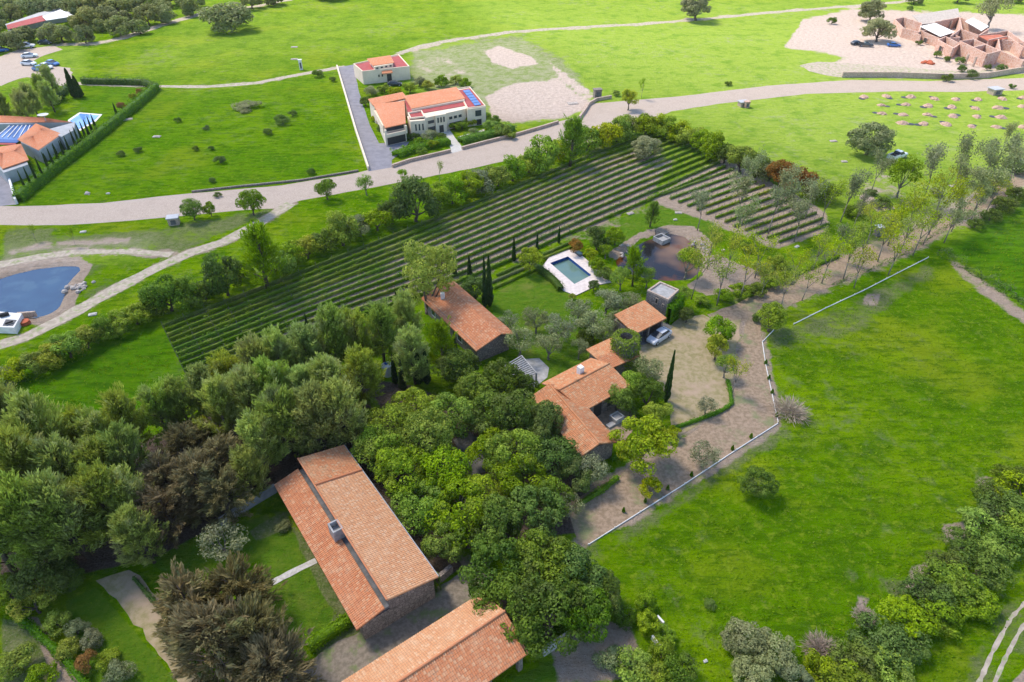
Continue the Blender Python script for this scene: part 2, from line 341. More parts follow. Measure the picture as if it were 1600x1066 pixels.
def roof_mesh(name, m, a, b, c, d, thick=0.16, tiles=True, amp=0.055):
    """tiled slope: a-b eave, d-c ridge (a under d); corrugated clay courses"""
    a, b, c, d = map(Vector, (a, b, c, d))
    W = ((b - a).length + (c - d).length) / 2; L = ((d - a).length + (c - b).length) / 2
    nrm = (b - a).cross(d - a).normalized()
    if nrm.z < 0: nrm = -nrm
    nt_ = max(2, int(W / 0.22)); nu = nt_ * 4; nv = max(2, int(L / 0.34))
    us = np.linspace(0, 1, nu + 1); vs = np.linspace(0, 1, nv + 1)
    U, V = np.meshgrid(us, vs)
    A, B, C_, D = [np.array(x) for x in (a, b, c, d)]
    P = (A * (1 - U[..., None]) + B * U[..., None]) * (1 - V[..., None]) + (D * (1 - U[..., None]) + C_ * U[..., None]) * V[..., None]
    wob = amp * (np.abs(np.sin(np.pi * U * nt_)) if tiles else 0 * U) + nrng.normal(0, 0.006, U.shape)
    P = P + np.array(nrm) * wob[..., None]
    verts = P.reshape(-1, 3).tolist(); n0 = len(verts); row = nu + 1
    flip = (b - a).cross(d - a).z < 0
    faces = []
    for j in range(nv):
        for i in range(nu):
            q = (j * row + i, j * row + i + 1, (j + 1) * row + i + 1, (j + 1) * row + i)
            faces.append(q[::-1] if flip else q)
    dn = Vector((0, 0, -thick))
    verts += [tuple(x + dn) for x in (a, b, c, d)] + [tuple(x - nrm * 0.02) for x in (a, b, c, d)]
    lo = [n0, n0 + 1, n0 + 2, n0 + 3]; up = [n0 + 4 + k for k in range(4)]
    faces.append(tuple(lo[::-1]) if not flip else tuple(lo))
    for k in range(4): faces.append((lo[k], lo[(k + 1) % 4], up[(k + 1) % 4], up[k]))
    me = bpy.data.meshes.new(name); me.from_pydata(verts, [], faces); me.materials.append(m)
    uvl = me.uv_layers.new(name='UVMap')
    vu = np.zeros((len(verts), 2)); vu[:n0, 0] = (U * W).ravel(); vu[:n0, 1] = (V * L).ravel()
    li = np.zeros(len(me.loops), dtype=np.int32); me.loops.foreach_get('vertex_index', li)
    uvl.data.foreach_set('uv', vu[li].ravel()); me.update()
    return me
def roof(name, m, a, b, c, d, parent, **k):
    return link(bpy.data.objects.new(name, roof_mesh(name, m, a, b, c, d, **k)), parent)

def arr_mesh(name, V, quads, mats, tint=None):
    me = bpy.data.meshes.new(name); nv = len(V); nf = len(quads)
    me.vertices.add(nv); me.vertices.foreach_set('co', np.asarray(V, dtype=np.float32).ravel())
    me.loops.add(nf * 4); me.polygons.add(nf)
    me.loops.foreach_set('vertex_index', np.asarray(quads, dtype=np.int32).ravel())
    me.polygons.foreach_set('loop_start', np.arange(nf, dtype=np.int32) * 4)
    me.polygons.foreach_set('loop_total', np.full(nf, 4, dtype=np.int32))
    if not isinstance(mats, (list, tuple)): mats = [mats]
    for m in mats: me.materials.append(m)
    me.update(calc_edges=True)
    if tint is not None:
        at = me.attributes.new('tint', 'FLOAT', 'POINT'); at.data.foreach_set('value', np.asarray(tint, dtype=np.float32))
    return me
def unit(v): return v / np.maximum(1e-9, np.linalg.norm(v, axis=-1, keepdims=True))
def leaf_arrays(C, D, L, W, T, rng, Nrm=None):
    """diamond leaf clumps: centre C, long axis D, length L, width W"""
    n = len(C); D = unit(D)
    R = rng.normal(size=(n, 3)) if Nrm is None else np.cross(D, unit(Nrm) + rng.normal(size=(n, 3)) * 0.45)
    S = unit(R - (R * D).sum(1, keepdims=True) * D)
    L = np.broadcast_to(L, (n,))[:, None]; W = np.broadcast_to(W, (n,))[:, None]
    V = np.stack([C - D * L / 2, C + S * W / 2, C + D * L / 2, C - S * W / 2], 1).reshape(-1, 3)
    Q = np.arange(4 * n).reshape(n, 4)
    return V, Q, np.repeat(T, 4)
def leaf_mesh(name, m, C, D, L, W, T, rng, Nrm=None):
    V, Q, t = leaf_arrays(C, D, L, W, T, rng, Nrm)
    return arr_mesh(name, V, Q, m, t)

# ------------------------------------------------------------------ plant prototypes (crown radius 1)
def crown_broad(seed, n=8000, leaf=0.085, nl=16, z0=0.55, z1=2.15, flat=1.0, spread=0.62, lr=(0.30, 0.48), loose=0.10):
    rng = np.random.default_rng(seed); zc = (z0 + z1) / 2; hz = (z1 - z0) / 2
    d = unit(rng.normal(size=(nl * 3, 3))); d = d[d[:, 2] > -0.55][:nl]
    lc = d * spread * rng.uniform(0.75, 1.12, (len(d), 1)); lc[:, 2] *= hz * flat
    lr_ = rng.uniform(*lr, len(d)); lt = rng.uniform(-0.22, 0.22, len(d))
    ns_ = 7; sd = unit(rng.normal(size=(len(d) * ns_, 3)) + np.repeat(d, ns_, 0) * 0.9)
    lc0, lr0 = lc, lr_
    lc = np.repeat(lc0, ns_, 0) + sd * (np.repeat(lr0, ns_) * 0.72)[:, None] * np.array([1, 1, 0.85]); lr_ = np.repeat(lr0, ns_) * rng.uniform(0.38, 0.6, len(lc))
    lt = np.repeat(lt, ns_) + rng.uniform(-0.12, 0.12, len(lc)); d = np.repeat(d, ns_, 0)
    k = int(n * 2.4)
    idx = rng.integers(0, len(d), k); u = unit(rng.normal(size=(k, 3)))
    r = lr_[idx] * (1 - np.abs(rng.normal(0, 0.13, k)) + rng.uniform(0, loose, k))
    P = lc[idx] + u * r[:, None] * np.array([1, 1, 0.85])
    dist = np.linalg.norm(P[:, None, :] - lc[None], axis=2) / lr_[None]
    keep = (dist.min(1) > 0.55) & ((u * np.array([1, 1, 1.2]) * 1.0)[:, 2] > -0.75)
    P = P[keep][:n]; u = u[keep][:n]; idx = idx[keep][:n]
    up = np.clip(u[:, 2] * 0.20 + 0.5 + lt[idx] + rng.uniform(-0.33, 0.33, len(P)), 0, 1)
    P[:, 2] += zc
    D = rng.normal(size=P.shape); D -= (D * u).sum(1, keepdims=True) * u * 0.8
    s = leaf * rng.uniform(0.6, 1.35, len(P))
    return (P, D, s, s * 0.72, up, rng, u), lc0 + np.array([0, 0, zc]), lr0
def trunk_mesh(name, seed, targets, r=0.075, m='bark', fork=0.6, lean=0.05):
    rg = random.Random(seed); mb = MB()
    p = Vector((0, 0, -0.05)); k = 3; zt = fork
    q = p
    for i in range(k):
        nx = Vector((rg.uniform(-lean, lean), rg.uniform(-lean, lean), zt * (i + 1) / k))
        mb.tube(q, nx, r * (1.25 - 0.2 * i), r * (1.05 - 0.2 * i), 7); q = nx
    for t in targets:
        t = Vector(t); mid = q.lerp(t, 0.5) + Vector((rg.uniform(-.06, .06), rg.uniform(-.06, .06), -0.06))
        mb.tube(q, mid, r * 0.6, r * 0.38, 5); mb.tube(mid, t, r * 0.38, r * 0.13, 5)
        for _ in range(2):
            e = t + Vector((rg.uniform(-.25, .25), rg.uniform(-.25, .25), rg.uniform(-0.02, .25)))
            mb.tube(mid.lerp(t, 0.5), e, r * 0.2, r * 0.06, 4)
    return mb.mesh(name, M[m], True)
PROTO = {}
def proto(kind, crown, trunk): PROTO.setdefault(kind, []).append((crown, trunk))
def mk_broad(kind, m, seeds, bark='bark', **k):
    for s in seeds:
        a, lc, lr_ = crown_broad(s, **k)
        cm = leaf_mesh('crown', M[m], *a[:6], Nrm=a[6])
        tg = [tuple(lc[i]) for i in range(min(6, len(lc)))]
        proto(kind, cm, trunk_mesh('trunk', s, tg, m=bark, fork=max(0.25, k.get('z0', 0.55) * 1.0), r=0.07))
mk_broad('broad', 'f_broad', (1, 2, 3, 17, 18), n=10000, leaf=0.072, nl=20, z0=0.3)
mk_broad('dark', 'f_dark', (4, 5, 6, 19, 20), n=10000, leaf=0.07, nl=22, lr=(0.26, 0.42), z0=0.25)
mk_broad('yell', 'f_yell', (7, 8), n=6000, leaf=0.09, nl=15, loose=0.3)
mk_broad('grey', 'f_grey', (9, 10), n=9000, leaf=0.075, nl=24, z0=0.02, z1=1.7, loose=0.15, lr=(0.26, 0.4))
mk_broad('lime', 'f_lime', (34, 35), n=10000, leaf=0.06, nl=17, z0=0.15, z1=2.6, loose=0.12, lr=(0.28, 0.42), spread=0.66)
mk_broad('loose', 'f_grey', (11, 12, 13), 'palebark', n=2600, leaf=0.085, nl=15, z0=0.5, z1=2.1, loose=0.9, lr=(0.22, 0.42))
mk_broad('looseg', 'f_broad', (14, 15), 'palebark', n=3400, leaf=0.08, nl=16, z0=0.5, z1=2.2, loose=0.8, lr=(0.22, 0.42))
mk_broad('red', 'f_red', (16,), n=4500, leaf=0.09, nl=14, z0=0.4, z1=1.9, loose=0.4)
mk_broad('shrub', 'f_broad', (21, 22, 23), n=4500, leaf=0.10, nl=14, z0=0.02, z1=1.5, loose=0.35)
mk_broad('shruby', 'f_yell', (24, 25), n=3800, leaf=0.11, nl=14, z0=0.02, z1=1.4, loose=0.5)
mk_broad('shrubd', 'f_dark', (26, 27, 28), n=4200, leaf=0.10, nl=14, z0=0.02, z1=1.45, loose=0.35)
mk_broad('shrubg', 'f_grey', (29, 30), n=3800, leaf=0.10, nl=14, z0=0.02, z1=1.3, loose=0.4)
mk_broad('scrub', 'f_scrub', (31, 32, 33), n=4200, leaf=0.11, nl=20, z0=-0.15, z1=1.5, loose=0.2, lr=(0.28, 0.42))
def mk_pine(kind, m, seeds, bark='bark', n=8500, H=3.2, droop=0.0, fat=1.0, plume=0.16, elev=(0.15, 0.9)):
    for s in seeds:
        rng = np.random.default_rng(s); nb = 70
        tt = rng.uniform(0.16, 1.0, nb); az = rng.uniform(0, 2 * np.pi, nb)
        prof = np.sin(np.pi * np.clip(0.10 + 0.92 * (1 - tt) ** 0.85, 0, 1) * 0.62) ** 0.7 * fat
        bl = prof * rng.uniform(0.72, 1.08, nb); el = elev[0] + (elev[1] - elev[0]) * tt + rng.normal(0, 0.08, nb) - droop
        bd = np.stack([np.cos(az) * np.cos(el), np.sin(az) * np.cos(el), np.sin(el)], 1)
        base = np.stack([rng.normal(0, .04, nb), rng.normal(0, .04, nb), tt * H * 0.86], 1)
        per = 5; nt_ = nb * per
        f = rng.uniform(0.45, 1.0, nt_); bi = np.repeat(np.arange(nb), per)
        tc = base[bi] + bd[bi] * (bl[bi] * f)[:, None] + rng.normal(0, 0.09, (nt_, 3))
        td = unit(bd[bi] + np.array([0, 0, 0.65 - droop * 1.6]) + rng.normal(0, 0.22, (nt_, 3)))
        k = n // nt_; i2 = np.repeat(np.arange(nt_), k); N = len(i2)
        al = rng.uniform(-0.4, 1.0, N); rad = plume * (0.25 + 0.75 * np.sin(np.pi * np.clip((al + 0.5) / 1.6, 0, 1)))
        off = rng.normal(size=(N, 3)); off = unit(off) * (rad * rng.uniform(0.3, 1, N))[:, None]
        C = tc[i2] + td[i2] * (al * plume * 2.3)[:, None] + off
        D = td[i2] + off * 3.0 + rng.normal(0, 0.25, (N, 3))
        tint = np.clip(0.45 + rng.uniform(-0.2, 0.2, nt_)[i2] + al * 0.22 + rng.uniform(-0.25, 0.25, N), 0, 1)
        L = rng.uniform(0.12, 0.24, N); cm = leaf_mesh('crown', M[m], C, D, L, L * 0.22, tint, rng)
        mb = MB(); mb.tube((0, 0, -0.05), (0, 0, H * 0.5), 0.085, 0.055, 7); mb.tube((0, 0, H * 0.5), (0.02, 0, H * 0.93), 0.055, 0.015, 6)
        for j in range(0, nb, 2): mb.tube(base[j], base[j] + bd[j] * bl[j] * 0.8, 0.022, 0.007, 4)
        proto(kind, cm, mb.mesh('trunk', M[bark], True))
mk_pine('pine', 'f_pine', (41, 42, 43, 44, 40), n=12000, H=3.4, fat=1.05, plume=0.17, elev=(0.35, 1.15))
mk_pine('brown', 'f_brown', (45, 46, 47), n=9000, H=2.7, fat=1.1, droop=0.25, plume=0.13)
mk_pine('poplar', 'f_broad', (49, 50), n=6000, H=3.4, fat=0.95, plume=0.15, elev=(0.4, 1.1))
def mk_column(kind, m, seeds, H=9.0, n=2600, taper=0.75):
    for s in seeds:
        rng = np.random.default_rng(s)
        t = rng.uniform(0, 1, n) ** 0.9; az = rng.uniform(0, 2 * np.pi, n)
        pr = np.clip((1 - t) ** taper, 0, 1) * np.clip(t * 12, 0.35, 1) * (1 + 0.12 * np.sin(t * 37 + az * 2))
        r = pr * rng.uniform(0.75, 1.08, n)
        C = np.stack([np.cos(az) * r, np.sin(az) * r, 0.15 + t * H], 1)
        D = np.stack([np.cos(az) * .25, np.sin(az) * .25, np.ones(n)], 1) + rng.normal(0, .2, (n, 3))
        L = rng.uniform(0.35, 0.8, n) * 1.0
        T = np.clip(rng.uniform(0, 1, n), 0, 1)
        cm = leaf_mesh('crown', M[m], C, D, L, 0.34, T, rng)
        mb = MB(); mb.tube((0, 0, -0.1), (0, 0, H * 0.85), 0.22, 0.04, 6)
        proto(kind, cm, mb.mesh('trunk', M['bark'], True))
mk_column('cypress', 'f_cyp', (51, 52, 53)); mk_column('youngcyp', 'f_hedge', (55,), H=4.2, n=900, taper=0.6); mk_column('fatcyp', 'f_cyp', (54,), H=4.2, n=3500, taper=0.6)
def mk_sparse(kind, m, seeds, H=3.0, nleaf=1700, leaf=0.105):
    for s in seeds:
        rg = random.Random(s); rng = np.random.default_rng(s); mb = MB(); tips = []
        def grow(p, d, L, r, lev):
            q = p + d * L; mb.tube(p, q, r, r * 0.62, 5 if lev < 2 else 4)
            if lev >= 1: tips.append((q, lev))
            if lev == 3: return
            for _ in range(2 if lev else 3):
                nd = (d + Vector((rg.uniform(-.65, .65), rg.uniform(-.65, .65), rg.uniform(-.05, .35)))).normalized()
                grow(q, nd, L * rg.uniform(0.55, 0.8), r * 0.6, lev + 1)
        grow(Vector((0, 0, -0.05)), Vector((rg.uniform(-.12, .12), rg.uniform(-.12, .12), 1)).normalized(), H * 0.42, 0.05, 0)
        tp = np.array([tuple(t[0]) for t in tips]); i = rng.integers(0, len(tp), nleaf)
        C = tp[i] + rng.normal(0, 0.17, (nleaf, 3)); Ls = leaf * rng.uniform(0.5, 1.3, nleaf)
        cm = leaf_mesh('crown', M[m], C, rng.normal(size=(nleaf, 3)), Ls, Ls * 0.7, rng.uniform(0, 1, nleaf), rng)
        proto(kind, cm, mb.mesh('trunk', M['palebark'], True))
mk_sparse('sparse', 'f_grey', (61, 62, 63)); mk_sparse('sparsey', 'f_yell', (64, 65), nleaf=1000)
mk_sparse('sapling', 'f_broad', (66,), nleaf=500, leaf=0.16)
def mk_bare(kind, seeds):
    for s in seeds:
        rng = np.random.default_rng(s); n = 1500
        d = unit(rng.normal(size=(n, 3)) * np.array([1, 1, .7]) + np.array([0, 0, .55])); d[:, 2] = np.abs(d[:, 2])
        C = d * rng.uniform(0.25, 0.95, (n, 1)) + np.array([0, 0, 0.05]) + rng.normal(0, 0.04, (n, 3))
        cm = leaf_mesh('crown', M['f_twig'], C, d + rng.normal(0, .3, (n, 3)), rng.uniform(.2, .5, n), 0.022, rng.uniform(0, 1, n), rng)
        mb = MB()
        for j in range(9): mb.tube((0, 0, -.05), tuple(d[j] * 0.7), 0.03, 0.01, 4)
        proto(kind, cm, mb.mesh('trunk', M['palebark'], True))
mk_bare('bare', (71, 72))
ZC = {'broad': 1.35, 'dark': 1.35, 'yell': 1.35, 'grey': .86, 'loose': 1.3, 'looseg': 1.35, 'red': 1.15, 'shrub': .72, 'shruby': .7,
      'shrubd': .7, 'shrubg': .65, 'scrub': .8, 'pine': 1.7, 'brown': 1.3, 'lime': 1.4, 'poplar': 1.8, 'cypress': 4.5, 'fatcyp': 2.2, 'youngcyp': 2.2,
      'sparse': 1.7, 'sparsey': 1.7, 'sapling': 1.8, 'bare': .45}
SHRUBS = {'shrub', 'shruby', 'shrubd', 'shrubg', 'bare', 'scrub'}
_cnt = {}
def plant(kind, px, py, wpx, hf=1.0, name='broadleaf_tree', label='', cat='tree', group=None):
    """crown centre seen at (px, py), crown width wpx photo pixels; hf stretches the height"""
    p = G(px, py, 0); R = wpx / 2 / ppm(p)
    for _ in range(3):
        p = G(px, py, ZC[kind] * R * hf); R = wpx / 2 / ppm(p)
    i = _cnt.get(kind, 0); _cnt[kind] = i + 1
    cm, tm = PROTO[kind][i % len(PROTO[kind])]
    r = empty(name, (p.x, p.y, 0), rnd.uniform(0, 6.28), label, cat, group)
    r.scale = (R * rnd.uniform(0.9, 1.12), R * rnd.uniform(0.9, 1.12), R * hf * rnd.uniform(0.92, 1.1)); r.rotation_euler[0] = rnd.uniform(-.06, .06); r.rotation_euler[1] = rnd.uniform(-.06, .06)
    t = bpy.data.objects.new('trunk' if kind not in SHRUBS else 'stem', tm); link(t, r)
    c = bpy.data.objects.new('crown' if kind not in SHRUBS else 'foliage', cm); link(c, r)
    return r
def cyp(px, py0, py1, wpx, label, group, kind='cypress'):
    """slim cypress standing at ground (px, py0) with its tip at photo row py1"""
    b = G(px, py0); k = ppm(b); vis = (b.y) / math.hypot(b.y, CAMH)
    h = (py0 - py1) / k / max(0.25, vis); R = wpx / 2 / k
    i = _cnt.get(kind, 0); _cnt[kind] = i + 1
    cm, tm = PROTO[kind][i % len(PROTO[kind])]; Hn = 9.3 if kind == 'cypress' else 4.4
    r = empty('cypress_tree', b, rnd.uniform(0, 6.28), label, 'cypress', group)
    r.scale = (R, R, h / Hn)
    link(bpy.data.objects.new('trunk', tm), r); link(bpy.data.objects.new('crown', cm), r)

def resample(pts, stepm):
    out = []
    for a, b in zip(pts[:-1], pts[1:]):
        k = max(1, int((b - a).length / stepm))
        out += [a.lerp(b, i / k) for i in range(k)]
    return out + [pts[-1]]
def hedge_mesh(name, m, pts, width, height, dens=60, leaf=0.16, z0=0.0, rough=0.12, seed=0, core=True):
    """clipped or loose hedge following ground points"""
    rng = np.random.default_rng(seed + 101); P = np.array([(p.x, p.y) for p in pts]); seg = np.diff(P, axis=0)
    sl_ = np.linalg.norm(seg, axis=1); cum = np.r_[0, np.cumsum(sl_)]; Lt = cum[-1]; n = int(Lt * dens)
    s = rng.uniform(0, Lt, n); i = np.clip(np.searchsorted(cum, s) - 1, 0, len(seg) - 1); f = (s - cum[i]) / sl_[i]
    c = P[i] + seg[i] * f[:, None]; t = seg[i] / sl_[i][:, None]; nn = np.stack([-t[:, 1], t[:, 0]], 1)
    per = rng.uniform(0, 2 * height + width, n)
    off = np.where(per < height, -width / 2, np.where(per < height + width, per - height - width / 2, width / 2))
    z = np.where(per < height, per, np.where(per < height + width, height, 2 * height + width - per))
    wv = 1 + rough * np.sin(s * 1.9 + seed) + rough * np.sin(s * 0.67 + 2 * seed)
    off = off * wv + rng.normal(0, leaf * 0.35, n); z = z * wv + rng.normal(0, leaf * 0.35, n)
    C = np.column_stack([c + nn * off[:, None], z0 + np.maximum(0.02, z)])
    Nn = np.column_stack([nn * np.where(np.abs(per - height - width / 2) < width / 2, 0, np.sign(off))[:, None], np.where(np.abs(per - height - width / 2) < width / 2, 1.0, 0.15)])
    L = leaf * rng.uniform(0.6, 1.4, n)
    V, Q, T = leaf_arrays(C, rng.normal(size=(n, 3)), L, L * 0.75, np.clip(rng.uniform(0, 1, n) * 0.8 + 0.1 * z / height, 0, 1), rng, Nn + 1e-3)
    if core:
        w2 = width / 2 * 0.72; h2 = height * 0.84
        vs = []; qs = []; pp = resample([Vector((*p, 0)) for p in P], 1.5)
        for k, p in enumerate(pp):
            d = (pp[min(k + 1, len(pp) - 1)] - pp[max(0, k - 1)]).normalized(); o = Vector((-d.y, d.x, 0)) * w2
            vs += [(p.x - o.x, p.y - o.y, z0), (p.x - o.x, p.y - o.y, z0 + h2), (p.x + o.x, p.y + o.y, z0 + h2), (p.x + o.x, p.y + o.y, z0)]
            if k: b_ = len(V) + 4 * (k - 1); qs += [(b_ + j, b_ + 4 + j, b_ + 5 + j, b_ + 1 + j) for j in range(3)]
        Q = np.vstack([Q, np.array(qs)]); V = np.vstack([V, np.array(vs)]); T = np.r_[T, np.full(len(vs), 0.15)]
    return arr_mesh(name, V, Q, m, T)
def hedge(pxs, width, height, label, m='f_hedge', name='hedge', cat='hedge', dens=60, leaf=0.16, group=None, **k):
    pts = [G(*p) for p in pxs]
    o = bpy.data.objects.new(name, hedge_mesh(name, M[m], pts, width, height, dens, leaf, seed=len(bpy.data.objects) % 97, **k))
    return tag(link(o), label, cat, group)

def jitter_poly(pxs, stepm=2.0, amp=0.25, close=True):
    pts = [G(*p) for p in pxs]
    if close: pts = pts + [pts[0]]
    q = resample(pts, stepm)
    if close: q = q[:-1]
    return [p + Vector((rnd.uniform(-amp, amp), rnd.uniform(-amp, amp), 0)) for p in q]
def sheet(name, pxs, m, z, stepm=2.0, amp=0.25, struct=True):
    mb = MB(); mb.poly([(p.x, p.y, z) for p in jitter_poly(pxs, stepm, amp)])
    o = mb.build(name, M[m])
    me = o.data
    if me.polygons[0].normal.z < 0: me.flip_normals()
    return tag(o, kind='structure') if struct else o
def strip(name, pxs, width, m, z, amp=0.2, stepm=2.0):
    pts = resample([G(*p) for p in pxs], stepm); mb = MB()
    for k, p in enumerate(pts):
        d = (pts[min(k + 1, len(pts) - 1)] - pts[max(0, k - 1)]).normalized(); wd = width / 2 + rnd.uniform(-amp, amp)
        o = Vector((-d.y, d.x, 0)) * wd; mb.v += [(p.x + o.x, p.y + o.y, z), (p.x - o.x, p.y - o.y, z)]
        if k: i = 2 * (k - 1); mb.f.append((i, i + 1, i + 3, i + 2))
    return tag(mb.build(name, M[m]), kind='structure')
def wall(pxs, width, height, label, m='stone', name='stone_wall', cat='wall', z0=-0.05, group=None, parent=None):
    pts = [G(*p) for p in pxs]; mb = MB(); n = len(pts)
    L = []; R = []
    for k, p in enumerate(pts):
        d = (pts[min(k + 1, n - 1)] - pts[max(0, k - 1)]).normalized(); o = Vector((-d.y, d.x, 0)) * width / 2
        L.append(p + o); R.append(p - o)
    for k in range(n - 1):
        mb.prism([L[k], L[k + 1], R[k + 1], R[k]], z0, height, True, False)
    o = mb.build(name, M[m], parent)
    if parent is None: tag(o, label, cat, group)
    return o
# ================================================================== GROUND
def sdist(X, Y, poly):
    """signed distance (negative inside) to a polygon"""
    P = np.array(poly, float); n = len(P); d = np.full(X.shape, 1e9); ins = np.zeros(X.shape, bool)
    for i in range(n):
        a = P[i]; b = P[(i + 1) % n]; e = b - a
        t = np.clip(((X - a[0]) * e[0] + (Y - a[1]) * e[1]) / max(1e-9, e @ e), 0, 1)
        d = np.minimum(d, np.hypot(X - a[0] - t * e[0], Y - a[1] - t * e[1]))
        c = ((a[1] > Y) != (b[1] > Y)) & (X < (b[0] - a[0]) * (Y - a[1]) / (b[1] - a[1] + 1e-12) + a[0])
        ins ^= c
    return np.where(ins, -d, d)
def W2(poly): return [(g.x, g.y) for g in (G(*p) for p in poly)]
pxs_ = np.unique(np.concatenate([np.arange(-80, 1681, 5), [-1600, -900, -500, -300, -200, -140, 1740, 1800, 1900, 2100, 2500, 3200]]))
pys_ = np.concatenate([np.arange(1600, 1100, -60), np.arange(1100, -6, -5), [-15, -30, -50, -80, -110, -150, -190, -225]])
PX, PY = np.meshgrid(pxs_.astype(float), pys_.astype(float))
xn = (PX - 800) / FOC; yn = (533 - PY) / FOC; tt = CAMH / (SP - yn * CP)
GX = xn * tt; GY = (CP + yn * SP) * tt
extra = [(GX[0] * 1.0, np.full(GX.shape[1], -40.0)), (GX[0] * 6, np.full(GX.shape[1], -600.0))]
for ex, ey in extra: GX = np.vstack([ex, GX]); GY = np.vstack([ey, GY]); PX = np.vstack([PX[0], PX]); PY = np.vstack([np.full(PX.shape[1], 4000.), PY])
GX = np.vstack([GX, GX[-1] * 1.5]); GY = np.vstack([GY, GY[-1] * 1.5]); PX = np.vstack([PX, PX[-1]]); PY = np.vstack([PY, np.full(PX.shape[1], -250.)])
GZ = np.zeros_like(GX)
BROWN_POND = [(955, 404), (972, 388), (1005, 371), (1042, 359), (1072, 364), (1094, 380), (1104, 402), (1100, 425), (1085, 437), (1045, 440), (1010, 436), (975, 426), (958, 415)]
BLUE_POND = [(-70, 452), (-20, 436), (20, 423), (60, 414), (100, 410), (126, 410), (133, 417), (120, 430), (110, 442), (107, 458), (98, 478), (80, 490), (52, 498), (30, 494), (0, 490), (-40, 492), (-75, 485)]
for poly, dep, fe in ((BROWN_POND, 1.6, 3.0), (BLUE_POND, 1.8, 3.0)):
    d = sdist(GX, GY, W2(poly)); GZ -= dep * np.clip(-d / fe, 0, 1)
POOL = [(859.5, 412), (887.4, 401.8), (924, 431), (897.5, 445)]
d = sdist(GX, GY, W2(POOL)); GZ = np.where(d < 1.2, -2.0, GZ)
# gentle relief only in the far pastures where nothing else touches the ground
masks = {k: np.zeros_like(GX) for k in 'rgbRGB'}
def reg(ch, poly, wgt=1.0, feather=10):
    d = sdist(PX, PY, poly); v = np.clip(0.5 - d / feather, 0, 1) * wgt
    masks[ch] = np.maximum(masks[ch], v)
def regline(ch, pts, half, wgt=0.6):
    P = [G(*q) for q in pts]; d = np.full(GX.shape, 1e9)
    for a, b in zip(P[:-1], P[1:]):
        e = b - a; t = np.clip(((GX - a.x) * e.x + (GY - a.y) * e.y) / max(1e-6, e.x ** 2 + e.y ** 2), 0, 1)
        d = np.minimum(d, np.hypot(GX - a.x - t * e.x, GY - a.y - t * e.y))
    masks[ch] = np.maximum(masks[ch], np.clip(1.5 - d / half, 0, 1) * wgt)
regline('r', [(455, 318), (400, 352), (350, 378), (300, 394), (240, 421), (180, 452), (100, 497), (40, 527), (-20, 545)], 2.0, 0.62)
regline('r', [(268, 398), (200, 393), (120, 394), (60, 402), (0, 414)], 2.0, 0.62)
regline('r', [(90, 70), (150, 68), (190, 60), (250, 40), (320, 20), (400, 10), (450, 0)], 3.2, 0.6)
regline('r', [(110, 130), (180, 133), (250, 135), (320, 136), (400, 130), (450, 120), (540, 104)], 2.2, 0.6)
regline('r', [(622, 84), (700, 64), (800, 50), (1000, 38), (1200, 20), (1300, 12), (1400, 4)], 2.8, 0.62)
regline('g', [(1625, 250), (1500, 320), (1400, 375), (1300, 412), (1170, 470)], 6.5, 0.55)
regline('g', [(919, 856), (1070, 760), (1216, 666)], 3.0, 0.55)
regline('r', [(905, 850), (1000, 800), (1100, 738), (1212, 664), (1205, 620), (1188, 520)], 1.2, 0.6)
regline('r', [(1600, 276), (1500, 335), (1430, 372), (1300, 430), (1200, 470)], 4.2, 0.6)
regline('r', [(880, 790), (950, 752), (1040, 700), (1100, 664), (1142, 638), (1150, 560), (1168, 500)], 1.2, 0.6)
regline('g', [(1625, 930), (1587, 975), (1560, 1025), (1530, 1090)], 2.6, 0.5)
# pastures further off, far sunlight and haze painted in as paler colour
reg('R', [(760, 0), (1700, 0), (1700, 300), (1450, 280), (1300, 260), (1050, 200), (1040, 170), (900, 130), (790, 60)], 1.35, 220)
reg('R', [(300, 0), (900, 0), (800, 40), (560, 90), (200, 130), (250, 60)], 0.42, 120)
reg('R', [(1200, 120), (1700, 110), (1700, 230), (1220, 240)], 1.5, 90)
# lawns
reg('G', [(770, 460), (845, 420), (905, 470), (925, 520), (925, 560), (850, 595), (790, 530), (770, 500)], 1, 8)
reg('G', [(400, 840), (440, 800), (480, 850), (545, 960), (500, 1010), (440, 1010), (410, 960)], 0.7, 10)
reg('G', [(215, 870), (420, 800), (440, 860), (300, 930)], 0.7, 12)
reg('G', [(930, 352), (1000, 330), (1050, 305), (1130, 350), (1110, 375), (1040, 352), (960, 385)], 0.9, 8)
reg('G', [(100, 940), (150, 915), (280, 1066), (300, 1200), (160, 1200)], 0.8, 12)
reg('G', [(800, 1060), (860, 1030), (900, 1100), (780, 1100)], 0.8, 12)
# rich fields
reg('B', [(0, 580), (230, 505), (262, 520), (300, 600), (200, 650), (80, 700), (0, 640)], 0.7, 20)
reg('B', [(1480, 390), (1610, 310), (1700, 300), (1700, 560), (1600, 480)], 0.9, 14)
reg('B', [(40, 315), (240, 145), (520, 120), (560, 265), (300, 300)], 0.35, 20)
reg('B', [(150, 128), (245, 135), (215, 175), (60, 300), (30, 300), (90, 200)], 0.6, 8)
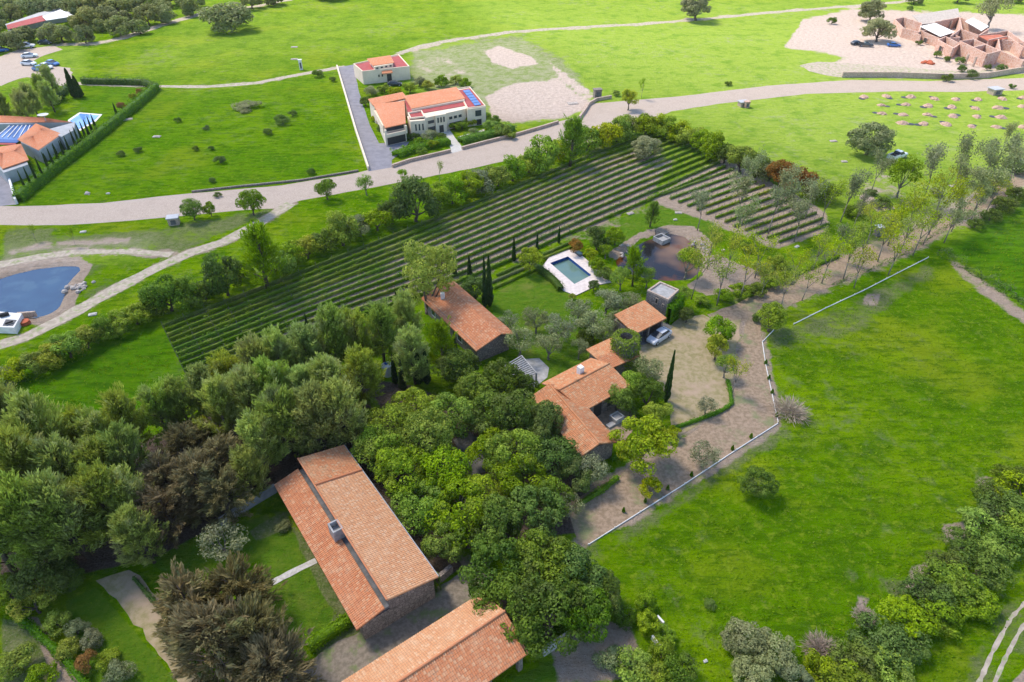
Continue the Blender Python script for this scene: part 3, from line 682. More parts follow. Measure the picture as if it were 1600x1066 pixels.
# dry weedy
reg('g', [(640, 78), (800, 52), (880, 90), (930, 150), (900, 160), (780, 180), (640, 130)], 0.9, 40)
reg('g', [(440, 800), (475, 830), (560, 975), (545, 985), (500, 930)], 0.75, 16)
reg('g', [(380, 830), (440, 800), (450, 830), (400, 850)], 0.7, 14)
reg('R', [(640, 70), (820, 50), (940, 140), (930, 190), (780, 190), (640, 130)], 1.0, 30)
reg('R', [(0, 60), (140, 60), (120, 140), (0, 140)], 0.5, 30)
reg('R', [(0, 385), (240, 372), (230, 405), (0, 420)], 0.5, 20)
reg('g', [(0, 380), (60, 365), (230, 355), (420, 320), (440, 330), (260, 410), (120, 400), (0, 420)], 0.62, 20)
reg('g', [(130, 400), (260, 410), (60, 525), (0, 530), (60, 500)], 0.45, 18)
reg('g', [(1150, 470), (1240, 500), (1450, 400), (1480, 430), (1330, 540), (1200, 560)], 0.55, 40)
reg('g', [(935, 850), (1200, 680), (1215, 700), (960, 880)], 0.45, 14)
reg('g', [(1330, 880), (1440, 880), (1560, 740), (1600, 720), (1540, 850), (1400, 980)], 0.6, 60)
reg('g', [(0, 960), (60, 980), (140, 1066), (0, 1100)], 0.8, 20)
reg('g', [(0, 350), (100, 350), (60, 400), (0, 415)], 0.6, 20)
reg('g', [(430, 800), (470, 850), (450, 800)], 0.9, 30)
reg('g', [(560, 900), (620, 960), (560, 1010), (500, 1040), (480, 1010)], 0.6, 20)
reg('g', [(1180, 250), (1500, 260), (1600, 250), (1500, 340), (1300, 360)], 0.25, 50)
for cx_, cy_, rx_, ry_, w__ in ((1390, 640, 40, 26, .5), (1260, 640, 26, 14, .45), (1305, 700, 26, 14, .5), (1420, 790, 34, 18, .45), (1130, 790, 36, 20, .5), (1330, 900, 30, 26, .5), (1470, 560, 50, 20, .45), (1540, 520, 40, 16, .5), (1010, 840, 34, 22, .55), (1180, 900, 40, 20, .42), (1090, 960, 20, 40, .42), (1560, 600, 40, 30, .42), (1440, 480, 44, 18, .45), (300, 215, 40, 12, .35), (430, 240, 60, 10, .35), (700, 20, 50, 6, .4), (1130, 90, 60, 10, .45), (980, 75, 50, 10, .4), (1260, 180, 50, 14, .5), (1300, 230, 40, 12, .5), (560, 40, 50, 8, .35)):
    reg('g', [(cx_ + rx_ * math.cos(t_ * .785), cy_ + ry_ * math.sin(t_ * .785)) for t_ in range(8)], w__ * 0.86, 46)
# bare soil
reg('r', [(640, 88), (700, 76), (720, 100), (760, 120), (700, 130), (650, 120)], 0.45, 20)
reg('r', [(755, 80), (780, 72), (830, 88), (842, 100), (800, 108), (770, 98)], 1, 9)
reg('r', [(758, 150), (800, 132), (870, 122), (905, 150), (930, 165), (880, 185), (800, 192), (770, 185)], 1, 14)
reg('r', [(855, 95), (880, 110), (935, 150), (915, 158), (870, 120)], 0.7, 8)
reg('r', [(1225, 75), (1255, 30), (1330, 14), (1600, 22), (1640, 110), (1500, 122), (1330, 118), (1250, 105), (1330, 92), (1270, 80)], 0.95, 12)
reg('r', [(1280, 32), (1330, 35), (1350, 52), (1310, 48)], -1.0, 8)
reg('r', [(0, 392), (70, 374), (210, 368), (205, 384), (100, 388), (20, 402)], 0.62, 14)
reg('r', [(-90, 480), (-80, 425), (0, 412), (70, 402), (128, 402), (146, 414), (128, 445), (118, 480), (70, 508), (0, 512)], 0.75, 7)
reg('r', [(1475, 395), (1500, 408), (1600, 480), (1700, 560), (1700, 590), (1590, 500), (1500, 440)], 0.68, 16)
reg('r', [(1350, 458), (1378, 460), (1370, 478), (1345, 478)], 0.72, 10)
reg('r', [(1338, 928), (1360, 935), (1352, 965), (1335, 950)], 0.7, 14)
reg('r', [(1470, 820), (1510, 810), (1515, 845), (1475, 850)], 0.75, 16)
reg('r', [(1420, 880), (1465, 875), (1440, 920), (1405, 930)], 0.7, 16)
reg('r', [(1520, 740), (1560, 745), (1560, 780), (1525, 770)], 0.62, 20)
reg('r', [(1375, 245), (1440, 330), (1370, 310), (1330, 300)], 0.45, 20)
reg('r', [(1335, 305), (1352, 304), (1400, 325), (1372, 332)], 1, 5)
reg('r', [(1085, 403), (1120, 398), (1170, 418), (1200, 430), (1190, 448), (1105, 462), (1070, 448), (1098, 430)], 1.0, 6)
reg('r', [(945, 398), (1000, 362), (1045, 350), (1085, 354), (1115, 380), (1108, 410), (1090, 390), (1070, 368), (1040, 364), (1000, 374), (962, 405)], 0.85, 4)
reg('r', [(40, 960), (60, 965), (150, 1100), (100, 1100)], 0.8, 12)
reg('r', [(1580, 1066), (1640, 1000), (1700, 1100), (1580, 1150)], 1, 10)
reg('r', [(855, 1010), (900, 975), (990, 960), (1010, 1066), (870, 1075)], 0.66, 20)
reg('r', [(700, 860), (735, 850), (760, 900), (700, 905)], 0.4, 14)
# vineyard aisles: bare on the right, half grassed on the left
reg('r', [(1010, 312), (1130, 245), (1290, 330), (1296, 362), (1215, 390)], 0.9, 16)
reg('r', [(600, 400), (800, 305), (1000, 225), (1060, 250), (1010, 325), (880, 380), (700, 448), (600, 490)], 0.72, 30)
reg('r', [(700, 345), (800, 300), (940, 240), (1010, 260), (1010, 325), (830, 400), (700, 450)], 0.86, 90)
reg('r', [(420, 470), (640, 370), (640, 470), (430, 560)], 0.66, 80)
reg('g', [(250, 505), (800, 290), (1010, 215), (1030, 300), (810, 400), (297, 602)], 0.62, 20)
reg('r', [(1055, 215), (1100, 235), (1130, 262), (1105, 245)], 0.8, 6)
# litter and shade-loving bare floor under the groves
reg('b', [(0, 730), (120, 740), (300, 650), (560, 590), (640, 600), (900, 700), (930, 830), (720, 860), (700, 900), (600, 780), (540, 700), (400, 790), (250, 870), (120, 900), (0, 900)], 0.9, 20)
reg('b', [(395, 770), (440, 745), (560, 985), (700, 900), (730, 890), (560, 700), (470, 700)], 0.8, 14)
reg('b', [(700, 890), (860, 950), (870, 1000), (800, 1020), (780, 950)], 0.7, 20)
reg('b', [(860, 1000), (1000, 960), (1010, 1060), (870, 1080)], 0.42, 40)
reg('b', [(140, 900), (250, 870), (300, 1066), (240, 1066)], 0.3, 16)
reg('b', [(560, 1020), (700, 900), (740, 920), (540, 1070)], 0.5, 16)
MA = np.clip(np.stack([masks['r'], masks['g'], masks['b'], np.ones_like(GX)], -1), 0, 1)
MB2 = np.clip(np.stack([masks['R'], masks['G'], masks['B'], np.ones_like(GX)], -1), 0, 1)
nr, ncol = GX.shape; idx = np.arange(nr * ncol).reshape(nr, ncol)
quads = np.stack([idx[:-1, :-1], idx[:-1, 1:], idx[1:, 1:], idx[1:, :-1]], -1).reshape(-1, 4)
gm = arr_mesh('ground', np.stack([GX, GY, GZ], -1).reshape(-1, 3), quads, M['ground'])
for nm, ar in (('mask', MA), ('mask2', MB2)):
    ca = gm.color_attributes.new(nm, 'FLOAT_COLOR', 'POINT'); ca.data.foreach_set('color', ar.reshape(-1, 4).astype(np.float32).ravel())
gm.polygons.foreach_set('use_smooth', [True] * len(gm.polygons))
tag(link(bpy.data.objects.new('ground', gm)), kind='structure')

# ------------------------------------------------------------------ roads, tracks, water
sheet('road', [(-120, 330), (0, 322), (60, 322), (160, 317), (300, 302), (440, 290), (560, 270), (640, 250), (760, 222), (830, 202), (905, 182), (925, 162), (985, 157),
               (1060, 151), (1200, 134), (1330, 125), (1450, 127), (1600, 122), (1720, 116), (1720, 136), (1600, 141), (1500, 144), (1400, 143), (1260, 147), (1120, 163),
               (1050, 174), (1000, 196), (940, 218), (880, 232), (830, 243), (740, 263), (620, 286), (520, 305), (470, 314), (430, 326), (370, 329), (290, 337), (200, 345), (100, 352), (0, 352), (-120, 360)], 'cobble', 0.012, 3, 0.15)
strip('dirt_track', [(455, 318), (400, 352), (350, 378), (300, 394), (240, 421), (180, 452), (100, 497), (40, 527), (-20, 545), (-90, 560)], 2.7, 'track', 0.018)
strip('dirt_track', [(268, 398), (200, 393), (120, 394), (60, 402), (0, 414), (-80, 430)], 2.2, 'track', 0.014, 0.4)
strip('farm_track', [(90, 70), (150, 68), (190, 60), (250, 40), (320, 20), (400, 10), (450, 0), (520, -20)], 4.0, 'track', 0.014, 0.4, 4)
strip('farm_track', [(110, 130), (180, 133), (250, 135), (320, 136), (400, 130), (450, 120), (500, 111), (540, 104)], 2.6, 'track', 0.016, 0.3, 4)
strip('farm_track', [(622, 84), (660, 72), (700, 64), (800, 50), (900, 43), (1000, 38), (1100, 30), (1200, 20), (1300, 12), (1400, 4), (1500, -10)], 3.4, 'track', 0.014, 0.4, 4)
sheet('parking_ground', [(-60, 96), (0, 88), (30, 78), (80, 72), (100, 78), (70, 86), (52, 97), (50, 106), (90, 104), (112, 106), (111, 134), (90, 134), (62, 124), (45, 120), (30, 124), (0, 135), (-60, 140)], 'cobble', 0.022, 3, 0.6)
sheet('lane', [(1700, 228), (1600, 262), (1540, 290), (1500, 325), (1450, 350), (1400, 372), (1350, 385), (1290, 412), (1240, 436), (1170, 466), (1105, 492), (1120, 510), (1168, 500),
               (1150, 560), (1142, 610), (1142, 638), (1100, 664), (1040, 700), (950, 752), (880, 790), (905, 850), (918, 852), (1000, 800), (1100, 738), (1212, 664), (1205, 620), (1190, 540), (1188, 500),
               (1240, 475), (1300, 448), (1370, 416), (1430, 392), (1480, 360), (1540, 325), (1600, 290), (1700, 250)], 'lane', 0.014, 1.5, 0.25)
sheet('courtyard_gravel', [(1040, 520), (1060, 498), (1100, 492), (1125, 506), (1160, 500), (1148, 560), (1140, 612), (1140, 632), (1090, 662), (1050, 690), (1045, 640), (1030, 600), (1000, 560), (1000, 540)], 'court', 0.018, 1.5, 0.3)
sheet('patio_gravel', [(918, 640), (945, 622), (985, 640), (1000, 660), (975, 690), (957, 692)], 'lane', 0.016, 1, 0.1)
sheet('service_lane', [(735, 880), (700, 905), (640, 945), (560, 990), (500, 1020), (430, 1075), (380, 1120), (480, 1140), (545, 1068), (640, 1000), (740, 938), (770, 905)], 'lane_dark', 0.014, 1.5, 0.3)
sheet('garden_path', [(150, 905), (205, 890), (250, 935), (300, 1010), (345, 1100), (300, 1100), (240, 1010), (190, 950)], 'court', 0.012, 1.2, 0.25)
strip('garden_path', [(411, 918), (440, 903), (465, 890), (494, 876)], 0.75, 'path', 0.03, 0.03, 0.6)
sheet('driveway', [(527, 106), (553, 101), (560, 140), (567, 165), (578, 195), (592, 224), (640, 222), (628, 238), (612, 250), (613, 262), (576, 268)], 'asphalt', 0.02, 3, 0.1)
sheet('driveway', [(-60, 262), (12, 262), (27, 320), (-60, 328)], 'asphalt', 0.022, 3, 0.1)
sheet('front_path', [(686, 202), (702, 202), (712, 217), (726, 234), (706, 240), (702, 225), (694, 214)], 'path', 0.022, 2, 0.05)
sheet('front_path', [(716, 214), (735, 208), (757, 202), (757, 206), (738, 213), (716, 220)], 'path', 0.022, 2, 0.05)
strip('wheel_track', [(1625, 918), (1580, 965), (1550, 1020), (1520, 1090)], 0.34, 'track', 0.010, 0.07, 0.6)
strip('wheel_track', [(1625, 945), (1594, 985), (1570, 1030), (1544, 1090)], 0.34, 'track', 0.010, 0.07, 0.6)
sheet('terrace', [(788, 578), (815, 562), (842, 560), (858, 575), (855, 590), (835, 606), (812, 600)], 'concrete', 0.03, 2, 0.03)
sheet('dark_court', [(708, 688), (735, 676), (770, 700), (765, 735), (740, 745)], 'darkconc', 0.03, 1, 0.05)
def water(name, poly, m, z, grow=0.0):
    o = sheet(name, poly, m, z, 1.5, 0.05); return o
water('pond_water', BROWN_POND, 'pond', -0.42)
water('reservoir_water', BLUE_POND, 'liner', -0.42)

# ------------------------------------------------------------------ vineyard rows
TOP = [(255, 512), (465, 430), (800, 296), (925, 243), (1050, 200)]
BOT = [(297, 599), (420, 550), (565, 494), (713, 444), (812, 402), (880, 370), (1000, 320), (1133, 262)]
def arc(pts, n=40):
    P = [G(*p) for p in pts]; c = [0]
    for a, b in zip(P[:-1], P[1:]): c.append(c[-1] + (b - a).length)
    out = []
    for i in range(n):
        s = c[-1] * i / (n - 1); k = max(j for j in range(len(c)) if c[j] <= s + 1e-6); k = min(k, len(P) - 2)
        out.append(P[k].lerp(P[k + 1], (s - c[k]) / (c[k + 1] - c[k])))
    return out
TA, BA = arc(TOP), arc(BOT)
rows = []
NR = 12
for i in range(NR):
    f = i / (NR - 1); rows.append([a.lerp(b, f) for a, b in zip(TA, BA)])
RL = [(1034, 306), (1060, 318), (1104, 336), (1146, 355), (1190, 371), (1216, 380)]; RR = [(1146, 266), (1160, 274), (1200, 295), (1245, 313), (1280, 338), (1294, 352)]
RLA, RRA = arc(RL, 13), arc(RR, 13)
for ga_, gb_ in zip(RLA, RRA):
    rows.append([ga_.lerp(gb_, k / 12) for k in range(13)])
_mb = MB(); _mb.tube((0, 0, -.05), (0, 0, 1.15), 0.045, 0.04, 5); POST = _mb.mesh('post', M['palebark'])
for i, r in enumerate(rows):
    long_ = i < NR
    root = empty('vine_row', r[0], 0,
                 (ordn(i + 1) + ' long green vine row counted from the bushy boundary hedge') if long_ else
                 (ordn(i - NR + 1) + ' short vine row on bare tan soil, counted from the long rows'), 'vine row',
                 'long rows of the vineyard' if long_ else 'short rows on the bare end of the vineyard')
    me = hedge_mesh('foliage', M['f_vine'], r, 0.34 if long_ else 0.45, 0.58 if long_ else 0.48, 34 if long_ else 26, 0.2, 0.1, 0.2, i, True)
    fo = link(bpy.data.objects.new('foliage', me)); fo.parent = root; fo.matrix_parent_inverse = Matrix.Translation(-r[0])
    pp = resample(r, 6.0)
    for p in pp:
        po = link(bpy.data.objects.new('post', POST), root); po.location = p - r[0]

# ================================================================== BUILDINGS
class Fr:
    def __init__(s, A, ang): s.A = Vector(A); a = math.radians(ang); s.u = Vector((math.cos(a), math.sin(a), 0)); s.v = Vector((-math.sin(a), math.cos(a), 0))
    def __call__(s, u, v, z=0): p = s.A + s.u * u + s.v * v; return Vector((p.x, p.y, z))
    def rect(s, u0, u1, v0, v1): return [s(u0, v0), s(u1, v0), s(u1, v1), s(u0, v1)]
def house(name, at, label, cat='house', group=None):
    return empty(name, (at.x, at.y, 0), 0, label, cat, group)
def part(mb, name, m, root):
    o = mb.build(name, M[m] if isinstance(m, str) else m, root)
    o.matrix_parent_inverse = Matrix.Translation(-root.location); return o
def rpart(name, m, pts, root, **k):
    o = roof(name, M[m], *pts, root, **k); o.matrix_parent_inverse = Matrix.Translation(-root.location); return o
def opening(root, a, b, z0, z1, name='window', m='glass', frame='white', off=0.04, t=0.07):
    """window or door set in the wall whose foot runs a -> b (outside on the right-hand side)"""
    a = Vector((a.x, a.y, 0)); b = Vector((b.x, b.y, 0)); d = (b - a).normalized(); nn = Vector((d.y, -d.x, 0))
    mb = MB(); q = lambda p, o: (p.x + nn.x * o, p.y + nn.y * o)
    for (s, e, za, zb) in ((a - d * t, a, z0 - t, z1 + t), (b, b + d * t, z0 - t, z1 + t), (a, b, z1, z1 + t), (a, b, z0 - t, z0)):
        mb.prism([q(s, -0.05), q(e, -0.05), q(e, off + 0.03), q(s, off + 0.03)], za, zb, True, True)
    f = part(mb, name, frame, root)
    g = MB(); g.prism([q(a, -0.05), q(b, -0.05), q(b, off), q(a, off)], z0, z1, True, True)
    if name == 'window' and (b - a).length > 0.9:
        pass
    pn = g.build('pane' if name != 'garage_opening' else 'recess', M[m], f); return f
def chimney(root, c, sx, sy, z0, z1, rz, m='stone', parent=None, hollow=True):
    mb = MB()
    if hollow:
        t = 0.16
        for (ox, oy, wx, wy) in ((0, -sy / 2 + t / 2, sx, t), (0, sy / 2 - t / 2, sx, t), (-sx / 2 + t / 2, 0, t, sy - 2 * t), (sx / 2 - t / 2, 0, t, sy - 2 * t)):
            cs, sn = math.cos(rz), math.sin(rz)
            mb.box((c.x + ox * cs - oy * sn, c.y + ox * sn + oy * cs), (wx, wy, z1 - z0), rz, z0)
        mb.box((c.x, c.y), (sx - 0.33, sy - 0.33, 0.1), rz, z0 + (z1 - z0) * 0.55)
    else: mb.box((c.x, c.y), (sx, sy, z1 - z0), rz, z0)
    return part(mb, 'chimney', m, root)

# ---- long double-roofed barn
F1 = Fr((-11.4, 36.4, 0), 125.6)
b = house('barn', F1(0, 0), 'long stone barn with a high pale tile roof beside a lower orange tile roof', 'barn')
mb = MB(); mb.prism(F1.rect(0.25, 21.2, 0.12, 3.0), -0.1, 2.55); part(mb, 'wall', 'stone', b)
mb = MB()
A_, B_, C_, D_ = F1(0.3, -4.75), F1(21.3, -4.75), F1(21.3, 0.1), F1(0.3, 0.1)
for (p, q, z1, z2) in ((A_, B_, 3.45, 3.45), (B_, C_, 3.45, 4.35), (C_, D_, 4.35, 4.35), (D_, A_, 4.35, 3.45)):
    mb.poly([(p.x, p.y, -0.1), (q.x, q.y, -0.1), (q.x, q.y, z2), (p.x, p.y, z1)])
part(mb, 'tall_wall', 'stone', b)
rpart('low_roof', 'tile', (F1(0.1, 3.6, 2.6), F1(21.6, 3.6, 2.6), F1(21.6, 0.62, 3.35), F1(0.1, 0.62, 3.35)), b)
mb = MB(); mb.prism(F1.rect(0.12, 21.3, 0.12, 0.66), 3.0, 3.27, True, True); part(mb, 'gutter_ledge', 'darkconc', b)
rpart('high_roof', 'tile_pale', (F1(-0.05, -5.15, 3.55), F1(16.9, -5.15, 3.55), F1(16.9, 0.3, 4.62), F1(-0.05, 0.3, 4.62)), b)
rpart('high_roof', 'tile_old', (F1(17.0, -5.15, 3.60), F1(21.8, -5.15, 3.60), F1(21.8, 0.3, 4.67), F1(17.0, 0.3, 4.67)), b)
mb = MB(); mb.tube(F1(16.95, -5.15, 3.66), F1(16.95, 0.3, 4.73), 0.14, 0.14, 8); mb.tube(F1(-0.05, 0.3, 4.66), F1(21.8, 0.3, 4.66), 0.10, 0.10, 8); part(mb, 'ridge_tiles', 'tile', b)
mb = MB(); mb.tube(F1(0.0, -5.2, 3.5), F1(21.8, -5.2, 3.5), 0.07, 0.07, 6); part(mb, 'gutter', 'metal', b)
chimney(b, F1(10.5, 0.75), 1.45, 1.1, 2.9, 4.75, math.radians(125.6), 'concrete')
for k in range(6):
    u = 3.0 + k * 3.1; opening(b, F1(u + 1.0, 3.0), F1(u, 3.0), 0.8, 1.9, 'window', 'glass', 'bark')
wall([(684, 912), (706, 893)], 0.45, 1.1, 'low stone wall running out from the front corner of the long barn', 'stone')
wall([(346, 822), (395, 790), (432, 768)], 0.4, 1.2, 'grey stone wall between the conifers and the back of the long barn', 'concrete')

# ---- gabled barn at the bottom edge
F2 = Fr((-3.1, 38.0, 0), -143.9)
b = house('open_barn', F2(0, 4), 'open-sided barn with an orange gabled clay tile roof at the bottom edge', 'barn')
rpart('roof', 'tile_pale', (F2(-0.3, 0, 2.8), F2(26, 0, 2.8), F2(26, 3.75, 4.45), F2(-0.3, 3.75, 4.45)), b)
rpart('roof', 'tile', (F2(26, 7.5, 2.8), F2(-0.3, 7.5, 2.8), F2(-0.3, 3.75, 4.45), F2(26, 3.75, 4.45)), b)
mb = MB(); mb.tube(F2(-0.3, 3.75, 4.5), F2(26, 3.75, 4.5), 0.13, 0.13, 8); part(mb, 'ridge_tiles', 'tile', b)
mb = MB(); mb.prism(F2.rect(0.2, 25.8, 0.3, 5.2), -0.1, 2.75); part(mb, 'wall', 'cream', b)
for k in range(8):
    mb = MB(); c = F2(0.45 + 3.4 * k, 7.0); mb.box(c, (0.45, 0.45, 2.72), math.radians(-143.9), -0.05); part(mb, 'pillar', 'stone', b)

# ---- long roof beside the lawn
F3 = Fr((-9.3, 94.0, 0), -55.7)
b = house('garden_house', F3(8, -3), 'narrow house with a long orange tile roof below the vineyard cypresses', 'house')
mb = MB(); mb.prism(F3.rect(0.6, 16.4, -6.0, -0.5), -0.1, 3.1); part(mb, 'wall', 'stone', b)
rpart('roof', 'tile', (F3(0, 0, 3.2), F3(17.2, 0, 3.2), F3(17.0, -2.2, 4.0), F3(0.4, -2.2, 4.0)), b)
rpart('roof', 'tile', (F3(17.2, -6.6, 2.9), F3(0.8, -6.6, 2.9), F3(0.4, -2.2, 4.0), F3(17.0, -2.2, 4.0)), b)
chimney(b, F3(3.6, -4.2), 0.6, 0.6, 3.0, 4.5, 0, 'white', hollow=False)
for k in range(3): opening(b, F3(3 + 4 * k, -6.0), F3(4.2 + 4 * k, -6.0), 0.9, 2.1)

# ---- hacienda with the courtyard
F4 = Fr((4.1, 69.1, 0), 37.5)
b = house('hacienda_house', F4(4, -3), 'L-shaped hacienda with weathered orange tile roofs around a small courtyard', 'house')
mb = MB(); mb.prism(F4.rect(0.4, 8.2, -6.9, -0.4), -0.1, 2.9); part(mb, 'wall', 'stone', b)
rpart('roof', 'tile_old', (F4(8.7, 0, 3.0), F4(-0.2, 0, 3.0), F4(-0.2, -3.5, 4.25), F4(8.7, -3.5, 4.25)), b)
rpart('roof', 'tile_old', (F4(0.6, -7.4, 2.95), F4(8.9, -7.4, 2.95), F4(8.7, -3.5, 4.25), F4(-0.2, -3.5, 4.25)), b)
mb = MB(); mb.tube(F4(-0.2, -3.5, 4.3), F4(8.7, -3.5, 4.3), 0.12, 0.12, 8); part(mb, 'ridge_tiles', 'tile_old', b)
chimney(b, F4(4.6, -2.2), 0.7, 0.7, 3.6, 4.9, math.radians(37.5), 'white', hollow=False)
opening(b, F4(3.0, -6.9), F4(4.2, -6.9), 0.05, 2.1, 'door', 'dark', 'bark')
opening(b, F4(5.4, -6.9), F4(6.6, -6.9), 0.8, 2.1, 'window', 'dark', 'bark')
a1 = G(830, 618, 3); a2 = G(900, 705, 3); ang = math.degrees(math.atan2(a2.y - a1.y, a2.x - a1.x))
F5 = Fr((a1.x, a1.y, 0), ang)
mb = MB(); mb.prism(F5.rect(0.4, 11.6, 0.4, 5.0), -0.1, 2.85); part(mb, 'wall', 'stone', b)
rpart('roof', 'tile_old', (F5(0, 0, 2.9), F5(12.1, 0, 2.9), F5(12.1, 2.6, 3.95), F5(0, 2.6, 3.95)), b)
rpart('roof', 'tile_old', (F5(12.1, 5.4, 2.9), F5(0.2, 5.4, 2.9), F5(0, 2.6, 3.95), F5(12.1, 2.6, 3.95)), b)
mb = MB(); mb.tube(F5(0, 2.6, 4.0), F5(12.1, 2.6, 4.0), 0.12, 0.12, 8); part(mb, 'ridge_tiles', 'tile_old', b)
opening(b, F5(8.2, 5.0), F5(7.0, 5.0), 0.05, 2.1, 'door', 'dark', 'bark')
# small wing by the ivy tower
b = house('small_wing', G(940, 545, 0), 'small tiled outbuilding between the lawn and the ivy-covered tower', 'outbuilding')
p = [G(913, 543, 2.7), G(957, 526, 2.7), G(985, 530, 2.7), G(998, 560, 2.7), G(950, 578, 2.7), G(940, 560, 2.7)]
q1, q2, q3, q4 = G(916, 546, 2.6), G(972, 520, 2.6), G(985, 538, 3.3), G(932, 560, 3.3)
rpart('roof', 'tile_old', (q2, q1, q4, q3), b)
q5, q6 = G(950, 578, 2.6), G(1000, 556, 2.6)
rpart('roof', 'tile', (q5, q6, q3, q4), b)
cc = (q1 + q2 + q5 + q6) / 4
mb = MB(); mb.prism([Vector((cc.x, cc.y, 0)).lerp(Vector((x.x, x.y, 0)), 0.86) for x in (q1, q2, q6, q5)], -0.1, 2.5); part(mb, 'wall', 'stone', b)

# ---- garage and stone tower
F6 = Fr((23.2, 84.3, 0), -142.5)
b = house('carport', F6(3, -2.5), 'tile-roofed stone carport behind the silver car', 'carport')
rpart('roof', 'tile_old', (F6(-0.2, 0, 2.75), F6(6.6, 0, 2.75), F6(6.3, -4.7, 3.5), F6(-0.2, -4.7, 3.5)), b)
mb = MB()
for rr in (F6.rect(0, 6.3, -4.7, -4.3), F6.rect(6.0, 6.3, -4.3, -0.4), F6.rect(0, 0.3, -4.3, -0.4)): mb.prism(rr, -0.1, 2.6)
part(mb, 'wall', 'stone', b)
mb = MB(); mb.prism(F6.rect(0.1, 6.2, -0.55, -0.35), 2.4, 2.62, True, True)
part(mb, 'beam', 'bark', b)
for u in (3.1,):
    mb = MB(); mb.box(F6(u, -0.5), (0.3, 0.3, 2.4), math.radians(-142.5), -0.05); part(mb, 'pillar', 'stone', b)
sheet('carport_slab', [(995, 533), (1008, 516), (1040, 503), (1052, 512), (1025, 532), (1003, 540)], 'darkconc', 0.03, 1, 0.02)
TQ = [G(1011, 455, 4.0), G(1044, 470, 4.0), G(1061, 454, 4.0), G(1031, 441, 4.0)]
b = house('stone_tower', (TQ[0] + TQ[2]) / 2, 'square rough stone tower with a flat grey parapet roof', 'tower')
mb = MB(); mb.prism(TQ, -0.1, 3.9); part(mb, 'wall', 'stone', b)
tc_ = sum(TQ, Vector()) / 4; inn = [tc_.lerp(q, 0.86) for q in TQ]; mb = MB()
for k in range(4): mb.prism([TQ[k], TQ[(k + 1) % 4], inn[(k + 1) % 4], inn[k]], 3.902, 4.2)
part(mb, 'parapet', 'pinkstone', b)
mb = MB(); mb.prism([tc_.lerp(q, 0.855) for q in TQ], 3.903, 3.96); part(mb, 'roof', 'concrete', b)
opening(b, TQ[0].lerp(TQ[1], 0.45), TQ[0].lerp(TQ[1], 0.55), 2.6, 3.5, 'window', 'dark', 'pinkstone')
opening(b, TQ[0].lerp(TQ[1], 0.78), TQ[0].lerp(TQ[1], 0.84), 2.6, 3.0, 'window', 'dark', 'pinkstone')

# ---- villa
b = house('villa', G(680, 210), 'large cream villa with orange tile roofs, red terraces and rooftop solar panels', 'house')
def blk(pts, z, m, name='wall', z0=-0.1):
    mb = MB(); mb.prism([G(x, y, z) for x, y in pts], z0, z); return part(mb, name, m, b)
def flat(pts, z, m, name, t=0.06):
    mb = MB(); mb.prism([G(x, y, z) for x, y in pts], z - t, z, True, True); return part(mb, name, m, b)
def parapet(pts, z, h=0.35, t=0.28, m='cream', name='parapet'):
    P = [G(x, y, z) for x, y in pts]; mb = MB(); n = len(P); c = sum(P, Vector()) / n
    for k in range(n):
        p, q = P[k], P[(k + 1) % n]; d = (q - p).normalized(); s = Vector((-d.y, d.x, 0)) * t
        if s.dot(c - p) < 0: s = -s
        mb.prism([p, q - d * 0, q + s - d * t, p + s + d * t], z - 0.02, z + h, True, True)
    return part(mb, name, m, b)
# west wing with carport and balcony
W = [(602, 200), (634, 193), (632, 160), (583, 166)]
blk([(602, 214), (634.5, 206.5), (632, 178), (589, 183)], 2.3, 'stucco', 'base_wall')
g = [G(*p, 4.2) for p in W]
rpart('roof', 'tile_new', (g[0], g[1], G(632, 158, 4.9), G(583, 163, 4.9)), b)
mb = MB(); fl = G(602, 203, 4.2); frr = G(634, 196, 4.2); bl = G(584, 172, 4.2); br = G(632, 166, 4.2)
ins = lambda p, q, f: p.lerp(q, f)
mb.prism([ins(fl, bl, 0.22), ins(frr, br, 0.22), br, bl], 2.3, 4.1); part(mb, 'upper_wall', 'cream', b)
for p in (fl, frr):
    mb = MB(); mb.box((p.x, p.y), (0.45, 0.45, 1.85), math.radians(18), 2.3); part(mb, 'pillar', 'cream', b)
mb = MB(); d = (frr - fl).normalized(); s = Vector((-d.y, d.x, 0)) * 0.25
mb.prism([fl, frr, frr + s, fl + s], 2.3, 3.0); part(mb, 'balcony_rail', 'cream', b)
x1, x2 = ins(fl, frr, 0.1), ins(fl, frr, 0.94)
bw = [G(602, 214, 2.3), G(634.5, 206.5, 2.3)]
opening(b, ins(bw[0], bw[1], 0.08), ins(bw[0], bw[1], 0.95), 0.1, 1.9, 'garage_opening', 'dark', 'cream')
u1 = ins(fl, bl, 0.22); u2 = ins(frr, br, 0.22)
opening(b, ins(u1, u2, 0.1), ins(u1, u2, 0.9), 2.5, 3.8, 'window', 'glass', 'cream')
# rear west roof
rpart('roof', 'tile_new', (G(583, 165, 4.6), G(637, 153, 4.6), G(629, 144, 5.2), G(575, 155, 5.2)), b)
blk([(585, 168), (636, 156), (629, 147), (577, 158)], 4.3, 'cream', 'rear_wall')
# main body
blk([(640, 188), (664, 186), (666, 184), (728, 170), (727, 148), (712, 138), (632, 152)], 4.3, 'cream')
flat([(633, 160), (640, 187), (663, 184), (659, 177), (727, 165), (726, 155), (712, 140), (634, 152)], 4.42, 'redroof', 'terrace_roof', 0.12)
rpart('main_roof', 'tile_new', (G(643, 170, 5.0), G(727, 154, 5.0), G(713, 136, 5.6), G(631, 150, 5.6)), b)
blk([(644, 171), (726, 156), (713, 139), (633, 152)], 4.88, 'cream', 'upper_wall', 4.3)
